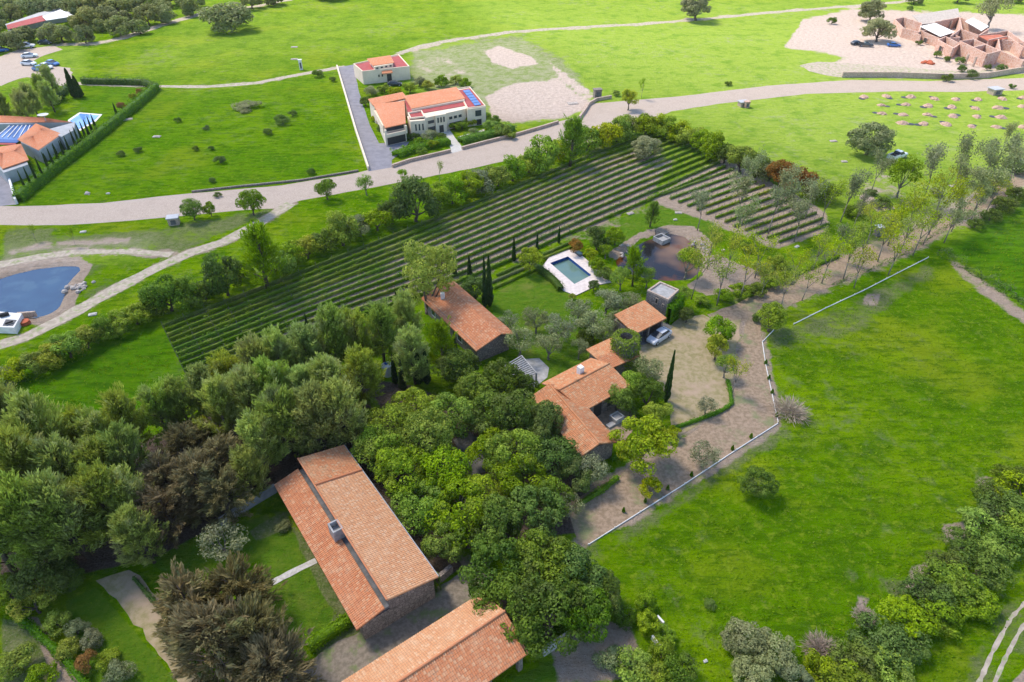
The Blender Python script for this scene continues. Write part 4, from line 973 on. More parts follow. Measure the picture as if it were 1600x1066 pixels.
# front left block
blk([(641, 190), (664, 188), (659, 178), (636, 182)], 4.3, 'cream', 'front_wing')
parapet([(641, 186.5), (664.5, 184), (659, 174), (637, 178)], 4.45)
fa, fb = G(641, 190, 4.3), G(664, 188, 4.3)
for k in range(3):
    t = 0.3 + 0.24 * k; opening(b, ins(fa, fb, t), ins(fa, fb, t + 0.1), 1.9, 3.5, 'window', 'glass', 'cream')
# entrance portal
blk([(680, 181), (697, 178), (694, 172), (677, 175)], 4.5, 'cream', 'portal')
pa, pb = G(680, 181, 4.5), G(697, 178, 4.5)
for k in range(3): opening(b, ins(pa, pb, 0.16 + 0.27 * k), ins(pa, pb, 0.30 + 0.27 * k), 2.6, 3.9, 'window', 'glass', 'cream')
opening(b, ins(pa, pb, 0.3), ins(pa, pb, 0.7), 0.05, 1.9, 'door', 'dark', 'stucco')
ma, mb_ = G(666, 184, 4.3), G(728, 170, 4.3)
for t0, t1, z0, z1 in ((0.02, 0.20, 0.3, 1.8), (0.03, 0.18, 2.6, 3.4), (0.56, 0.86, 0.3, 1.6), (0.56, 0.64, 2.5, 3.2), (0.68, 0.76, 2.5, 3.2), (0.8, 0.88, 2.5, 3.2)):
    opening(b, ins(ma, mb_, t0), ins(ma, mb_, t1), z0, z1, 'window', 'glass', 'cream')
# east block with solar panels
blk([(730, 171), (759, 167), (734, 137), (714, 140)], 4.5, 'cream', 'east_wing')
flat([(731, 169), (757, 165.5), (734, 138), (716, 141)], 4.56, 'redroof', 'terrace_roof', 0.05)
parapet([(730, 170), (759, 166.5), (734, 136.5), (714, 139.5)], 4.5, 0.25, 0.22)
ea, eb = G(730, 171, 4.5), G(759, 167, 4.5)
opening(b, ins(ea, eb, 0.42), ins(ea, eb, 0.75), 2.4, 3.9, 'window', 'glass', 'stucco')
opening(b, ins(ea, eb, 0.48), ins(ea, eb, 0.75), 0.1, 1.6, 'door', 'dark', 'stucco')
for k in range(6):
    y0 = 141.5 + k * 4.0; x0 = 723 + k * 3.2
    c = [G(x0, y0, 4.75), G(x0 + 10, y0 - 1.6, 4.75), G(x0 + 12.8, y0 + 1.9, 4.75), G(x0 + 2.8, y0 + 3.5, 4.75)]
    mb = MB(); mb.prism(c, 4.66, 4.76, True, True); part(mb, 'solar_panel', 'solar', b)

# ---- guest house behind the villa
b = house('guest_house', G(605, 120), 'small cream flat-roofed house with a raised orange tile roof behind the villa', 'house')
blk([(566, 113), (640, 105), (623, 86), (552, 101)], 3.6, 'cream')
flat([(568, 112), (638, 104.5), (623, 87), (555, 101)], 3.68, 'redroof', 'terrace_roof', 0.05)
parapet([(566, 113), (640, 105), (623, 86), (552, 101)], 3.6, 0.3, 0.3)
blk([(585, 104.5), (614, 99.5), (610, 90), (577, 94)], 4.7, 'cream', 'upper_wall', 3.6)
rpart('roof', 'tile_new', (G(583, 103, 4.8), G(616, 98, 4.8), G(610, 86.5, 5.5), G(573, 92, 5.5)), b)
ga, gb = G(566, 113, 3.6), G(640, 105, 3.6)
for t in (0.32, 0.39): opening(b, ins(ga, gb, t), ins(ga, gb, t + 0.03), 1.7, 2.4, 'window', 'glass', 'cream')
opening(b, ins(ga, gb, 0.5), ins(ga, gb, 0.6), 0.05, 2.3, 'door', 'dark', 'cream')
rpart('porch_roof', 'tile_new', (ins(ga, gb, 0.40) + Vector((0.3, -1.0, -0.75)), ins(ga, gb, 0.62) + Vector((0.3, -1.0, -0.75)), ins(ga, gb, 0.62) + Vector((0, 0, -0.2)), ins(ga, gb, 0.40) + Vector((0, 0, -0.2))), b)
ha, hb = G(585, 104.5, 4.7), G(614, 99.5, 4.7)
for k in range(4): opening(b, ins(ha, hb, 0.08 + .24 * k), ins(ha, hb, 0.2 + .24 * k), 3.95, 4.4, 'window', 'glass', 'cream')

# ---- modern house at the left edge
b = house('courtyard_house', G(40, 230), 'white courtyard house with orange hipped roofs and a glass-covered patio', 'house')
blk([(6, 270), (44, 257), (35, 237), (-20, 246)], 2.6, 'greywall', 'front_wing')
def hip(pts, z, zr, m='tile_new', f=0.32):
    P = [G(x, y, z) for x, y in pts]; a_ = (P[0] + P[3]) / 2; c_ = (P[1] + P[2]) / 2
    r1 = a_.lerp(c_, f); r2 = a_.lerp(c_, 1 - f); r1.z = r2.z = zr
    for q in ((P[0], P[1], r2, r1), (P[2], P[3], r1, r2), (P[1], P[2], r2.lerp(r1, 0.01), r2), (P[3], P[0], r1, r1.lerp(r2, 0.01))): rpart('roof', m, q, b)
hip([(4, 264), (45, 250), (33, 225), (-22, 232)], 2.9, 3.5)
blk([(61, 236), (95, 212), (90, 205), (55, 200), (32, 222)], 3.0, 'greywall', 'middle_wing')
hip([(60, 235), (97, 209), (56, 193), (27, 218)], 3.1, 3.9)
blk([(68, 204), (113, 192), (117, 190), (116, 203), (96, 214), (80, 206)], 3.2, 'greywall', 'east_wing')
blk([(-60, 196), (60, 192), (112, 192), (60, 184), (-60, 180)], 3.0, 'greywall', 'rear_wing')
rpart('roof', 'tile_new', (G(-60, 192, 3.1), G(113, 191, 3.1), G(70, 184, 3.8), G(-60, 178, 3.8)), b)
flat([(-10, 214), (22, 193), (52, 196), (28, 222), (-10, 222)], 2.5, 'solar', 'glass_roof', 0.1)
for k in range(6):
    s = MB(); a_, c_ = G(-6 + k * 9, 215 - 0 * k, 2.56), G(18 + k * 5.8, 194 + k * 0.4, 2.56); s.tube(a_, c_, 0.12, 0.12, 4); part(s, 'glazing_bar', 'white', b)
flat([(-40, 226), (24, 226), (26, 222), (-40, 219)], 2.45, 'redroof', 'terrace_roof', 0.1)
flat([(-40, 222), (27, 223), (28, 219), (-40, 214)], 2.56, 'bluetile', 'canopy', 0.06)
o = tag(sheet('pool_terrace', [(106, 188), (124, 176), (160, 179), (150, 190), (125, 205), (108, 204)], 'white', 0.05, 3, 0.02, True))
mb = MB(); mb.prism([G(*p) for p in ((110, 189), (126, 178), (155, 181), (146, 190), (124, 202), (113, 202))], 0.05, 0.12); o = mb.build('swimming_pool', M['bluepool']); tag(o, 'bright blue swimming pool beside the white courtyard house', 'pool')
wall([(11, 264), (27, 319)], 0.4, 1.2, 'white wall along the grey driveway of the courtyard house', 'white', 'boundary_wall')
b = empty('satellite_dish', G(71, 187, 3.6) , 0, 'round white satellite dish on the roof of the courtyard house', 'satellite dish')
mb = MB(); mb.tube((0, 0, -0.3), (0, 0, 0.9), 0.1, 0.08, 6); mb.build('mast', M['metal'], b)
mb = MB(); N_ = 14; mb.v.append((0, 0, 0.9))
for rr, zz in ((0.7, 1.0), (1.3, 1.35)):
    for k in range(N_): mb.v.append((math.cos(6.283 * k / N_) * rr, math.sin(6.283 * k / N_) * rr * 0.9 - zz * 0.3 + 0.2, zz))
for k in range(N_): mb.f.append((0, 1 + k, 1 + (k + 1) % N_)); mb.f.append((1 + k, 1 + N_ + k, 1 + N_ + (k + 1) % N_, 1 + (k + 1) % N_))
mb.build('dish', M['white'], b, True)

# ---- brick building under construction
b = house('unfinished_house', G(1500, 80), 'roofless brick house under construction with raw walls and pale slabs', 'house')
def bwall(pts, h, t=0.4, m='brick', name='brick_wall', closed=True):
    P = [G(x, y, h) for x, y in pts]; mb = MB(); n = len(P)
    for k in range(n if closed else n - 1):
        p, q = P[k], P[(k + 1) % n]; d = (q - p).normalized(); s = Vector((-d.y, d.x, 0)) * t / 2
        mb.prism([p - s, q - s, q + s, p + s], -0.1, h + rnd.uniform(-.02, .02), True, False)
    return part(mb, name, m, b)
bwall([(1500, 64), (1543, 84), (1563, 79), (1522, 61)], 4.2)
bwall([(1520, 74), (1543, 69)], 4.1, closed=False)
bwall([(1440, 48), (1468, 60), (1500, 58), (1470, 45)], 3.0)
bwall([(1466, 62), (1490, 75), (1500, 68), (1478, 57)], 3.4)
bwall([(1462, 34), (1500, 27), (1500, 46), (1486, 56)], 3.6, closed=False)
bwall([(1500, 27), (1520, 35), (1545, 45), (1530, 55), (1503, 46)], 3.5)
bwall([(1530, 55), (1575, 48), (1600, 66), (1645, 80)], 3.2, closed=False)
bwall([(1563, 79), (1600, 95), (1640, 90), (1600, 68), (1560, 60)], 3.3)
bwall([(1398, 30), (1412, 27), (1440, 36), (1436, 50), (1412, 44)], 3.2)
bwall([(1545, 62), (1575, 56), (1600, 74)], 3.6, closed=False)
bwall([(1412, 46), (1440, 55)], 2.6, 0.5, closed=False)
flat([(1438, 41), (1462, 36), (1492, 50), (1470, 57)], 3.3, 'white', 'roof_slab', 0.2)
flat([(1508, 33), (1520, 28), (1545, 41), (1534, 48)], 3.8, 'white', 'roof_slab', 0.2)
flat([(1425, 24), (1497, 13), (1500, 27), (1462, 36), (1440, 38)], 2.7, 'rock', 'roof_slab', 0.2)
flat([(1530, 56), (1562, 54), (1575, 60), (1545, 64)], 3.3, 'tile_red', 'roof_slab', 0.2)
for (x, y) in ((1403, 52), (1410, 56), (1420, 60), (1428, 62), (1508, 100), (1520, 104), (1462, 70), (1470, 74), (1483, 46)):
    mb = MB(); c = G(x, y); mb.box(c, (0.5, 0.5, 3.0), 0.4, -0.05); part(mb, 'pillar', 'pinkstone', b)
for (x1_, y1_, x2_, y2_, z0, z1) in ((1508, 70, 1514, 73, 0.3, 2.6), (1524, 78, 1530, 81, 0.3, 2.6), (1472, 66, 1476, 68, 0.3, 2.3), (1448, 52, 1453, 54, 0.5, 2.0), (1476, 48, 1483, 47, 0.3, 2.4)):
    opening(b, G(x1_, y1_, 3.4), G(x2_, y2_, 3.4), z0, z1, 'doorway', 'dark', 'brick', 0.3)

# ---- building among the trees, top left
b = house('hillside_building', G(70, 25), 'low building with a long red roof and a white roof half hidden by scrub trees', 'building')
blk([(15, 44), (65, 26), (110, 20), (95, 12), (60, 20), (8, 38)], 3.0, 'greywall')
rpart('red_roof', 'redroof', (G(12, 46, 3.4), G(72, 32, 3.4), G(66, 24, 4.2), G(10, 39, 4.2)), b, tiles=False)
rpart('white_roof', 'white', (G(72, 32, 3.6), G(117, 25, 3.6), G(94, 15, 4.4), G(66, 26, 4.4)), b, tiles=False)

# ---- terrace pergola, well, pools and small structures
b = house('pergola', G(805, 565), 'grey slatted pergola over the terrace beside the hacienda', 'pergola')
pts = [(790, 571), (815, 556), (838, 583), (818, 590)]
P = [G(x, y, 2.5) for x, y in pts]
for p in P: mb = MB(); mb.box((p.x, p.y), (0.2, 0.2, 2.45), 0.5, -0.05); part(mb, 'post', 'concrete', b)
mb = MB()
for k in range(11):
    t = k / 10; a_, c_ = P[0].lerp(P[3], t), P[1].lerp(P[2], t); mb.tube(a_, c_, 0.09, 0.09, 4)
mb.tube(P[0], P[3], 0.1, 0.1, 4); mb.tube(P[1], P[2], 0.1, 0.1, 4); part(mb, 'roof_slats', 'concrete', b)
b = house('stone_well', G(963, 660), 'square stone well with a step in the hacienda courtyard', 'well')
c = G(963, 657); chimney(b, c, 1.5, 1.3, 0, 0.85, 0.65, 'concrete').name = 'rim'
mb = MB(); mb.box(c, (1.0, 0.8, 0.3), 0.65, 0.02); part(mb, 'well_water', 'brickpile', b)
c = G(957, 664); mb = MB(); mb.box(c, (1.8, 0.7, 0.3), 0.65, 0.0); part(mb, 'step', 'concrete', b)
# garden pool with deck
b = house('garden_pool', G(890, 425), 'rectangular green-water pool with blue tile edge on a pale stone deck', 'pool')
DK = [(848, 417), (858, 403), (878, 391), (900, 392), (938, 426), (955, 442), (935, 446), (899, 463), (880, 455)]
mb = MB(); PW = [G(*p) for p in POOL]; DW = [G(*p) for p in DK]
import mathutils.geometry as mg
vs = DW + PW; tri = mg.tessellate_polygon([[Vector((p.x, p.y, 0)) for p in DW], [Vector((p.x, p.y, 0)) for p in PW]])
mb.v = [(p.x, p.y, 0.14) for p in vs]; mb.f = [tuple(t) for t in tri]
o = part(mb, 'deck', 'deck', b)
if o.data.polygons[0].normal.z < 0: o.data.flip_normals()
mb = MB(); n_ = len(DW)
for k in range(n_): p, q = DW[k], DW[(k + 1) % n_]; mb.poly([(p.x, p.y, -0.1), (q.x, q.y, -0.1), (q.x, q.y, 0.139), (p.x, p.y, 0.139)])
part(mb, 'deck_edge', 'concrete', b)
mb = MB()
for k in range(4): p, q = PW[k], PW[(k + 1) % 4]; mb.poly([(p.x, p.y, -1.5), (q.x, q.y, -1.5), (q.x, q.y, 0.138), (p.x, p.y, 0.138)])
mb.poly([(p.x, p.y, -1.5) for p in PW]); part(mb, 'basin', 'bluetile', b)
mb = MB(); mb.poly([(p.x, p.y, -0.42) for p in PW]); o = part(mb, 'pool_water', 'poolwater', b)
if o.data.polygons[0].normal.z < 0: o.data.flip_normals()
b = house('sunken_spa', G(904, 399), 'small square dark spa on the far corner of the pool deck', 'spa')
mb = MB(); mb.prism([G(*p) for p in ((898, 397), (904, 393), (912, 399), (906, 403))], 0.14, 0.3); part(mb, 'rim', 'darkconc', b)
mb = MB(); mb.prism([G(*p) for p in ((900, 397), (904, 394.5), (910, 399), (905.5, 401.5))], 0.301, 0.32); part(mb, 'spa_water', 'poolwater', b)
# pump platform in the brown pond
b = house('pump_platform', G(1034, 374), 'dark square concrete pump box standing in the brown pond', 'platform')
c = G(1034, 374); chimney(b, c, 2.2, 2.4, -0.6, 0.45, 0.62, 'concrete').name = 'box'
mb = MB(); c2_ = G(1024, 362); mb.tube((c.x - 1, c.y + 1, 0.3), (c2_.x, c2_.y, 0.3), 0.08, 0.08, 5)
mb.tube((c.x + 1.2, c.y, 0.3), (c.x + 2.0, c.y + 1.5, 0.3), 0.07, 0.07, 5); part(mb, 'pipe', 'rubber', b)
mb = MB(); mb.box((c.x + 0.3, c.y + 1.6), (3.0, 0.8, 0.12), 0.62, 0.2); part(mb, 'plank', 'darkconc', b)
# pump house of the reservoir
b = house('pump_station', G(20, 505), 'white concrete pump station at the corner of the blue reservoir', 'pump station')
mb = MB(); mb.prism([G(*p, 1.2) for p in ((-25, 510), (22, 512), (34, 490), (-10, 486))], -0.4, 1.2); part(mb, 'base', 'white', b)
mb = MB(); mb.prism([G(*p, 1.24) for p in ((4, 509), (20, 509), (26, 500), (9, 499))], 1.205, 1.25, True, True); part(mb, 'hatch', 'darkconc', b)
mb = MB(); mb.box(G(13, 504), (1.2, 0.5, 0.5), 0.5, 1.25); part(mb, 'pump', 'rubber', b); mb = MB(); mb.tube(G(8, 506, 1.5), G(20, 502, 1.5), 0.15, 0.15, 6); part(mb, 'pipe', 'rubber', b)
wall([(30, 496), (58, 494)], 0.3, 0.9, 'short brown retaining wall at the reservoir edge beside the pump station', 'pinkstone', 'retaining_wall')
mb = MB(); c = G(40, 506); mb.tube((c.x, c.y, -0.05), (c.x, c.y, 0.55), 0.75, 0.7, 12); tag(mb.build('clay_basin', M['brickpile']), 'round orange clay basin beside the pump station', 'basin')
# rock pile at the reservoir
def rocks(cx, cy, n, spread, rs, label, name='rock_pile', m='rock', cat='rocks'):
    c = G(cx, cy); root = empty(name, c, 0, label, cat)
    for _ in range(n):
        r = rnd.uniform(*rs); x = rnd.gauss(0, spread); y = rnd.gauss(0, spread); mb = MB(); k = 7
        for zz, f in ((0, 0.9), (0.45, 1.0), (0.9, 0.55)):
            for j in range(k): a_ = 6.283 * j / k + rnd.uniform(-.2, .2); mb.v.append((x + math.cos(a_) * r * f * rnd.uniform(.8, 1.15), y + math.sin(a_) * r * f * rnd.uniform(.8, 1.15), -0.05 + zz * r + rnd.uniform(-.05, .05) * r))
        for l_ in range(2):
            for j in range(k): mb.f.append((l_ * k + j, l_ * k + (j + 1) % k, (l_ + 1) * k + (j + 1) % k, (l_ + 1) * k + j))
        mb.f.append(tuple(2 * k + j for j in range(k)))
        mb.build('brick_block' if m == 'brickpile' else 'rock', M[m], root)
rocks(119, 450, 26, 1.0, (0.2, 0.55), 'heap of grey rocks on the right bank of the blue reservoir')
rocks(1100, 388, 14, 1.5, (0.15, 0.4), 'pale rocks strewn on the right rim of the brown pond')
rocks(975, 393, 14, 1.2, (0.15, 0.35), 'stones lining the left rim of the brown pond')
rocks(136, 303, 6, 0.5, (0.2, 0.4), 'grey boulders in the meadow above the main road')
rocks(1452, 99, 12, 0.9, (0.5, 0.9), 'stack of fresh orange bricks on the bare building site', 'brick_pile', 'brickpile', 'brick pile')
# stone kiosks / utility boxes along the road
def kiosk(px, py, wx, h, label, m='pinkstone', top='metal'):
    c = G(px, py); b_ = empty('utility_box', c, 0.25, label, 'utility box')
    mb = MB(); mb.box((0, 0), (wx, wx * 0.8, h), 0, -0.05); mb.build('base', M[m], b_)
    mb = MB(); mb.prism([(-wx * .6, -wx * .5), (wx * .6, -wx * .5), (wx * .6, wx * .5), (-wx * .6, wx * .5)], h - 0.05, h + 0.12, True, True); mb.build('cover', M[top], b_)
    mb = MB(); mb.box((0, -wx * 0.41), (wx * 0.5, 0.05, h * 0.6), 0, h * 0.15); mb.build('door', M['darkconc'], b_)
kiosk(273, 350, 1.9, 1.5, 'brick box with a grey metal cover beside the main road, near two roadside trees')
kiosk(1160, 166, 2.2, 1.3, 'pale stone utility box on the grass below the upper road bend')
kiosk(1166, 168, 1.3, 1.6, 'narrow brown utility box touching the pale stone one below the road bend', 'brick', 'brick')
kiosk(1553, 147, 3.0, 1.6, 'grey-roofed box above the rows of planting mounds, beside the road')
kiosk(933, 153, 2.0, 2.4, 'grey stone gate pillar where the road wall ends', 'stone', 'stone')
kiosk(1370, 368, 1.2, 1.9, 'narrow brown utility pillar with a white cap beside the lane', 'stone', 'white')
kiosk(471, 109, 1.0, 3.0, 'slim white pillar standing in the far pasture', 'white', 'white')
kiosk(388, 583, 1.8, 0.7, 'low grey box at the foot of the vineyard beside the orange-green bush', 'concrete', 'concrete')
kiosk(1000, 523, 0.6, 0.8, 'small grey box at the corner of the carport slab', 'concrete', 'concrete')
# road walls
wall([(613, 262), (640, 253), (670, 246), (704, 238)], 0.5, 0.75, 'low pink stone wall in front of the villa, left of the entrance path', 'pinkstone')
wall([(722, 234), (760, 224), (805, 213), (850, 200), (872, 193)], 0.5, 0.75, 'low pink stone wall along the road, right of the villa path', 'pinkstone')
wall([(905, 187), (914, 175), (920, 165), (932, 158), (955, 154)], 0.5, 0.9, 'curved pink stone wall where the road widens', 'pinkstone')
wall([(527, 106), (540, 150), (556, 205), (576, 266)], 0.4, 0.9, 'cream wall along the left side of the villa driveway', 'cream', 'boundary_wall')
wall([(1315, 121), (1400, 121), (1480, 124), (1540, 122), (1600, 112)], 0.5, 1.6, 'tan rubble wall between the building site and the upper road', 'pinkstone', 'boundary_wall')
wall([(300, 301), (380, 292), (470, 283), (560, 268)], 0.4, 0.4, 'low dark stone kerb between the meadow and the main road', 'stone')
sc_ = sheet('earth_bank', [(1248, 102), (1280, 97), (1400, 104), (1500, 112), (1600, 106), (1600, 116), (1500, 121), (1400, 122), (1310, 121), (1262, 111)], 'track', 0.03, 3, 0.5)
# white boundary rail and its posts
def rail(pxs, label):
    pts = [G(*p) for p in pxs]; r = empty('white_wall', pts[0], 0, label, 'boundary wall', 'white boundary walls of the big pasture')
    mb = MB()
    for p, q in zip(pts[:-1], pts[1:]):
        d = (q - p).normalized(); s = Vector((-d.y, d.x, 0)) * 0.035; mb.prism([p - s, q - s, q + s, p + s], -0.05, 0.16)
    o = part(mb, 'wall', 'white', r)
    pp = resample(pts, 3.0)
    for p in pp[:60]:
        mb = MB(); mb.box((p.x, p.y), (0.09, 0.09, 0.34), 0, -0.05); part(mb, 'post', 'white', r)
rail([(919, 852), (1000, 801), (1070, 757), (1150, 704), (1216, 662)], 'long straight white wall from the grove up to the pasture corner')
rail([(1216, 662), (1208, 625), (1196, 570), (1191, 535), (1208, 517)], 'white wall with dark gaps along the bend of the lane')
rail([(1240, 507), (1290, 482), (1335, 461), (1350, 454), (1385, 436), (1450, 403)], 'far white wall between the leaning trees and the pasture')
for pxy, lab in (([(1026, 967 + 0), (1036, 978)], 'upper short piece of white wall between bushes below the big tree'), ([(1018, 998), (1031, 1014)], 'short piece of white wall beside the leaf-strewn yard, lower one')):
    wall(pxy, 0.2, 0.6, lab, 'white', 'white_wall', 'boundary wall')
wall([(848, 1025), (886, 1000)], 0.3, 1.3, 'pale wall beside the open barn under the big tree', 'concrete', 'boundary_wall')
# ================================================================== VEHICLES
def car_parts(kind):
    def loft(st):
        mb = MB(); k = 0
        for (x, w1, z0, w2, z1, w3, z2) in st:
            mb.v += [(x, -w1, z0), (x, -w2, z1), (x, -w3, z2), (x, w3, z2), (x, w2, z1), (x, w1, z0)]
        n = len(st)
        for i in range(n - 1):
            for j in range(6): mb.f.append((6 * i + j, 6 * i + (j + 1) % 6, 6 * (i + 1) + (j + 1) % 6, 6 * (i + 1) + j))
        mb.f.append(tuple(range(6))[::-1]); mb.f.append(tuple(range(6 * (n - 1), 6 * n))); return mb
    if kind == 'car':
        body = loft([(-2.2, .70, .38, .76, .6, .66, .82), (-2.05, .82, .25, .88, .62, .78, .98), (-1.5, .86, .22, .91, .65, .82, 1.0), (0, .87, .22, .92, .65, .84, .97), (1.0, .87, .22, .91, .63, .82, .93), (1.9, .82, .24, .86, .58, .74, .78), (2.22, .62, .34, .68, .5, .58, .62)])
        glass = loft([(-1.75, .76, .96, .74, 1.0, .70, 1.02), (-1.1, .78, .96, .70, 1.25, .62, 1.40), (0.1, .79, .94, .70, 1.25, .62, 1.42), (1.15, .76, .90, .74, .93, .70, .95)])
        roof_ = loft([(-1.15, .60, 1.385, .60, 1.40, .55, 1.425), (-0.5, .63, 1.405, .62, 1.43, .56, 1.46), (0.15, .60, 1.41, .60, 1.425, .54, 1.44)])
    else:
        body = loft([(-2.5, .84, .45, .88, .7, .86, 1.0), (-0.5, .86, .4, .9, .7, .86, 1.02), (1.2, .86, .4, .9, .7, .84, 1.02), (2.2, .84, .42, .86, .7, .78, .92), (2.5, .70, .45, .72, .6, .66, .75)])
        glass = loft([(-0.6, .76, 1.02, .74, 1.1, .70, 1.2), (-0.4, .78, 1.0, .72, 1.4, .66, 1.62), (0.5, .78, 1.0, .72, 1.4, .66, 1.62), (1.3, .76, .98, .74, 1.0, .72, 1.03)])
        roof_ = loft([(-0.45, .66, 1.59, .64, 1.63, .58, 1.66), (0.1, .67, 1.6, .66, 1.65, .58, 1.69), (0.5, .66, 1.6, .64, 1.64, .58, 1.66)])
    wheel = MB(); wheel.tube((0, -.11, 0), (0, .11, 0), .33, .33, 14)
    rim = MB(); rim.tube((0, -.13, 0), (0, .13, 0), .19, .19, 10)
    lampm = MB(); lampm.box((0, 0), (.08, .34, .14), 0, 0)
    return body, glass, roof_, wheel, rim, lampm
def vehicle(name, kind, px, py, rz, pm, label, group=None, s=1.0):
    c = G(px, py); r = empty(name, (c.x, c.y, 0.03), rz, label, 'pickup truck' if kind == 'pickup' else 'car', group); r.scale = (s, s, s)
    body, glass, roof_, wheel, rim, lampm = car_parts(kind)
    body.build('body', M[pm], r); glass.build('windows', M['glass'], r); roof_.build('roof', M[pm], r)
    wx = 1.42 if kind == 'car' else 1.6
    for x in (-wx, wx):
        for y in (-.80, .80):
            w_ = wheel.build('wheel', M['rubber'], r); w_.location = (x, y, .33); q = rim.build('rim', M['metal'], w_)
    fx = 2.08 if kind == 'car' else 2.42
    for y in (-.55, .55): h_ = lampm.build('headlight', M['lamp'], r); h_.location = (fx, y, .58 if kind == 'car' else .62)
    if kind == 'pickup':
        mb = MB(); mb.box((-1.55, 0), (1.6, 1.45, 0.03), 0, 1.03); mb.build('bed', M['rubber'], r)
        mb = MB()
        for y in (-.78, .78): mb.box((-1.55, y), (1.9, .1, .22), 0, 1.0)
        mb.box((-2.45, 0), (.1, 1.6, .22), 0, 1.0); mb.build('bed_rail', M[pm], r)
    return r
vehicle('parked_car', 'car', 1029, 530, math.radians(222), 'car_silver', 'silver car parked half out of the tile-roofed carport')
vehicle('pickup_truck', 'pickup', 1401, 248, math.radians(34), 'car_white', 'white pickup parked beside the round tree in the bright pasture', None, 1.15)
vehicle('parked_car', 'car', 617, 134, math.radians(5), 'car_dark', 'dark car parked in front of the guest house arch')
PG = 'cars parked on the far gravel lot'
for k, (x, y, a, pm, kd, lab) in enumerate([
    (47, 90, 20, 'car_white', 'car', 'white car at the road mouth of the far gravel lot, apart from the others'),
    (46, 102, 350, 'car_white', 'car', 'white car alone on the left side of the far gravel lot'),
    (63, 111, 340, 'car_blue', 'car', 'blue car nearest the hedge end of the far gravel lot, left of a white car'),
    (73, 107, 335, 'car_white', 'car', 'white car squeezed between two blue cars on the far lot'),
    (83, 102, 335, 'car_blue', 'car', 'bright blue car rightmost of the cars on the far gravel lot'),
    (42, 75, 15, 'car_white', 'pickup', 'white pickup parked under the scrub at the back of the far lot'),
    (72, 69, 5, 'car_dark', 'car', 'dark car in the shade of scrub beside the farm track'),
    (3, 81, 20, 'car_blue', 'car', 'blue car cut by the left edge of the picture')]):
    vehicle('parked_car' if kd == 'car' else 'pickup_truck', kd, x, y, math.radians(a), pm, lab, PG, 1.1)
for x, y, a, pm, kd, lab in [(1352, 73, 350, 'car_dark', 'pickup', 'dark pickup on the bare ground under the tree by the building site'),
                             (1338, 70, 20, 'car_dark', 'car', 'small dark car left of the dark pickup at the building site'),
                             (1396, 73, 350, 'car_blue', 'car', 'blue-grey car right of the round tree at the building site')]:
    vehicle('parked_car' if kd == 'car' else 'pickup_truck', kd, x, y, math.radians(a), pm, lab, 'vehicles at the building site', 1.0)

# ================================================================== PLANTING MOUNDS
def mound_mesh(seed):
    rg = random.Random(seed); mb = MB(); k = 12; rings = [(1.25, 0.0), (0.95, 0.25), (0.55, 0.42), (0.2, 0.46)]
    for r, z in rings:
        for j in range(k): a_ = 6.283 * j / k; f = rg.uniform(.85, 1.15); mb.v.append((math.cos(a_) * r * f, math.sin(a_) * r * f * .8, z * rg.uniform(.8, 1.2)))
    for i in range(3):
        for j in range(k): mb.f.append((i * k + j, i * k + (j + 1) % k, (i + 1) * k + (j + 1) % k, (i + 1) * k + j))
    mb.f.append(tuple(3 * k + j for j in range(k)))
    return mb.mesh('heap', M['soil'])
def pit_mesh():
    mb = MB(); k = 12
    for r, z in ((0.85, 0.03), (0.75, 0.05)):
        for j in range(k): a_ = 6.283 * j / k; mb.v.append((math.cos(a_) * r, math.sin(a_) * r * .9, z))
    mb.f.append(tuple(k + j for j in range(k)))
    for j in range(k): mb.f.append((j, (j + 1) % k, k + (j + 1) % k, k + j))
    return mb.mesh('pit', M['dark'])
MM = [mound_mesh(s) for s in (1, 2, 3)]; PM = pit_mesh()
mounds = [("far row", [(1350, 152), (1385, 151), (1423, 152), (1460, 155), (1493, 156), (1528, 156), (1566, 155), (1598, 153)]),
          ("second row", [(1377, 165), (1415, 164), (1450, 166), (1487, 168), (1524, 170), (1559, 169), (1597, 167)]),
          ("third row", [(1378, 178), (1411, 180), (1449, 180), (1489, 182), (1526, 183), (1564, 184)]),
          ("near row", [(1410, 193), (1443, 194), (1478, 195), (1518, 198), (1557, 199), (1598, 199)])]
i_ = 0
for rn, pts in mounds:
    for k, (x, y) in enumerate(pts):
        c = G(x, y); r = empty('soil_mound', c, rnd.uniform(0, 6.28), '%s soil mound from the left in the %s of planting pits' % (ordn(k + 1), rn), 'soil mound', 'soil mounds beside planting pits')
        s = rnd.uniform(1.0, 1.35); r.scale = (s, s, s)
        link(bpy.data.objects.new('heap', MM[i_ % 3]), r); p = link(bpy.data.objects.new('pit', PM), r); p.location = (-1.35, 0.5, 0); i_ += 1
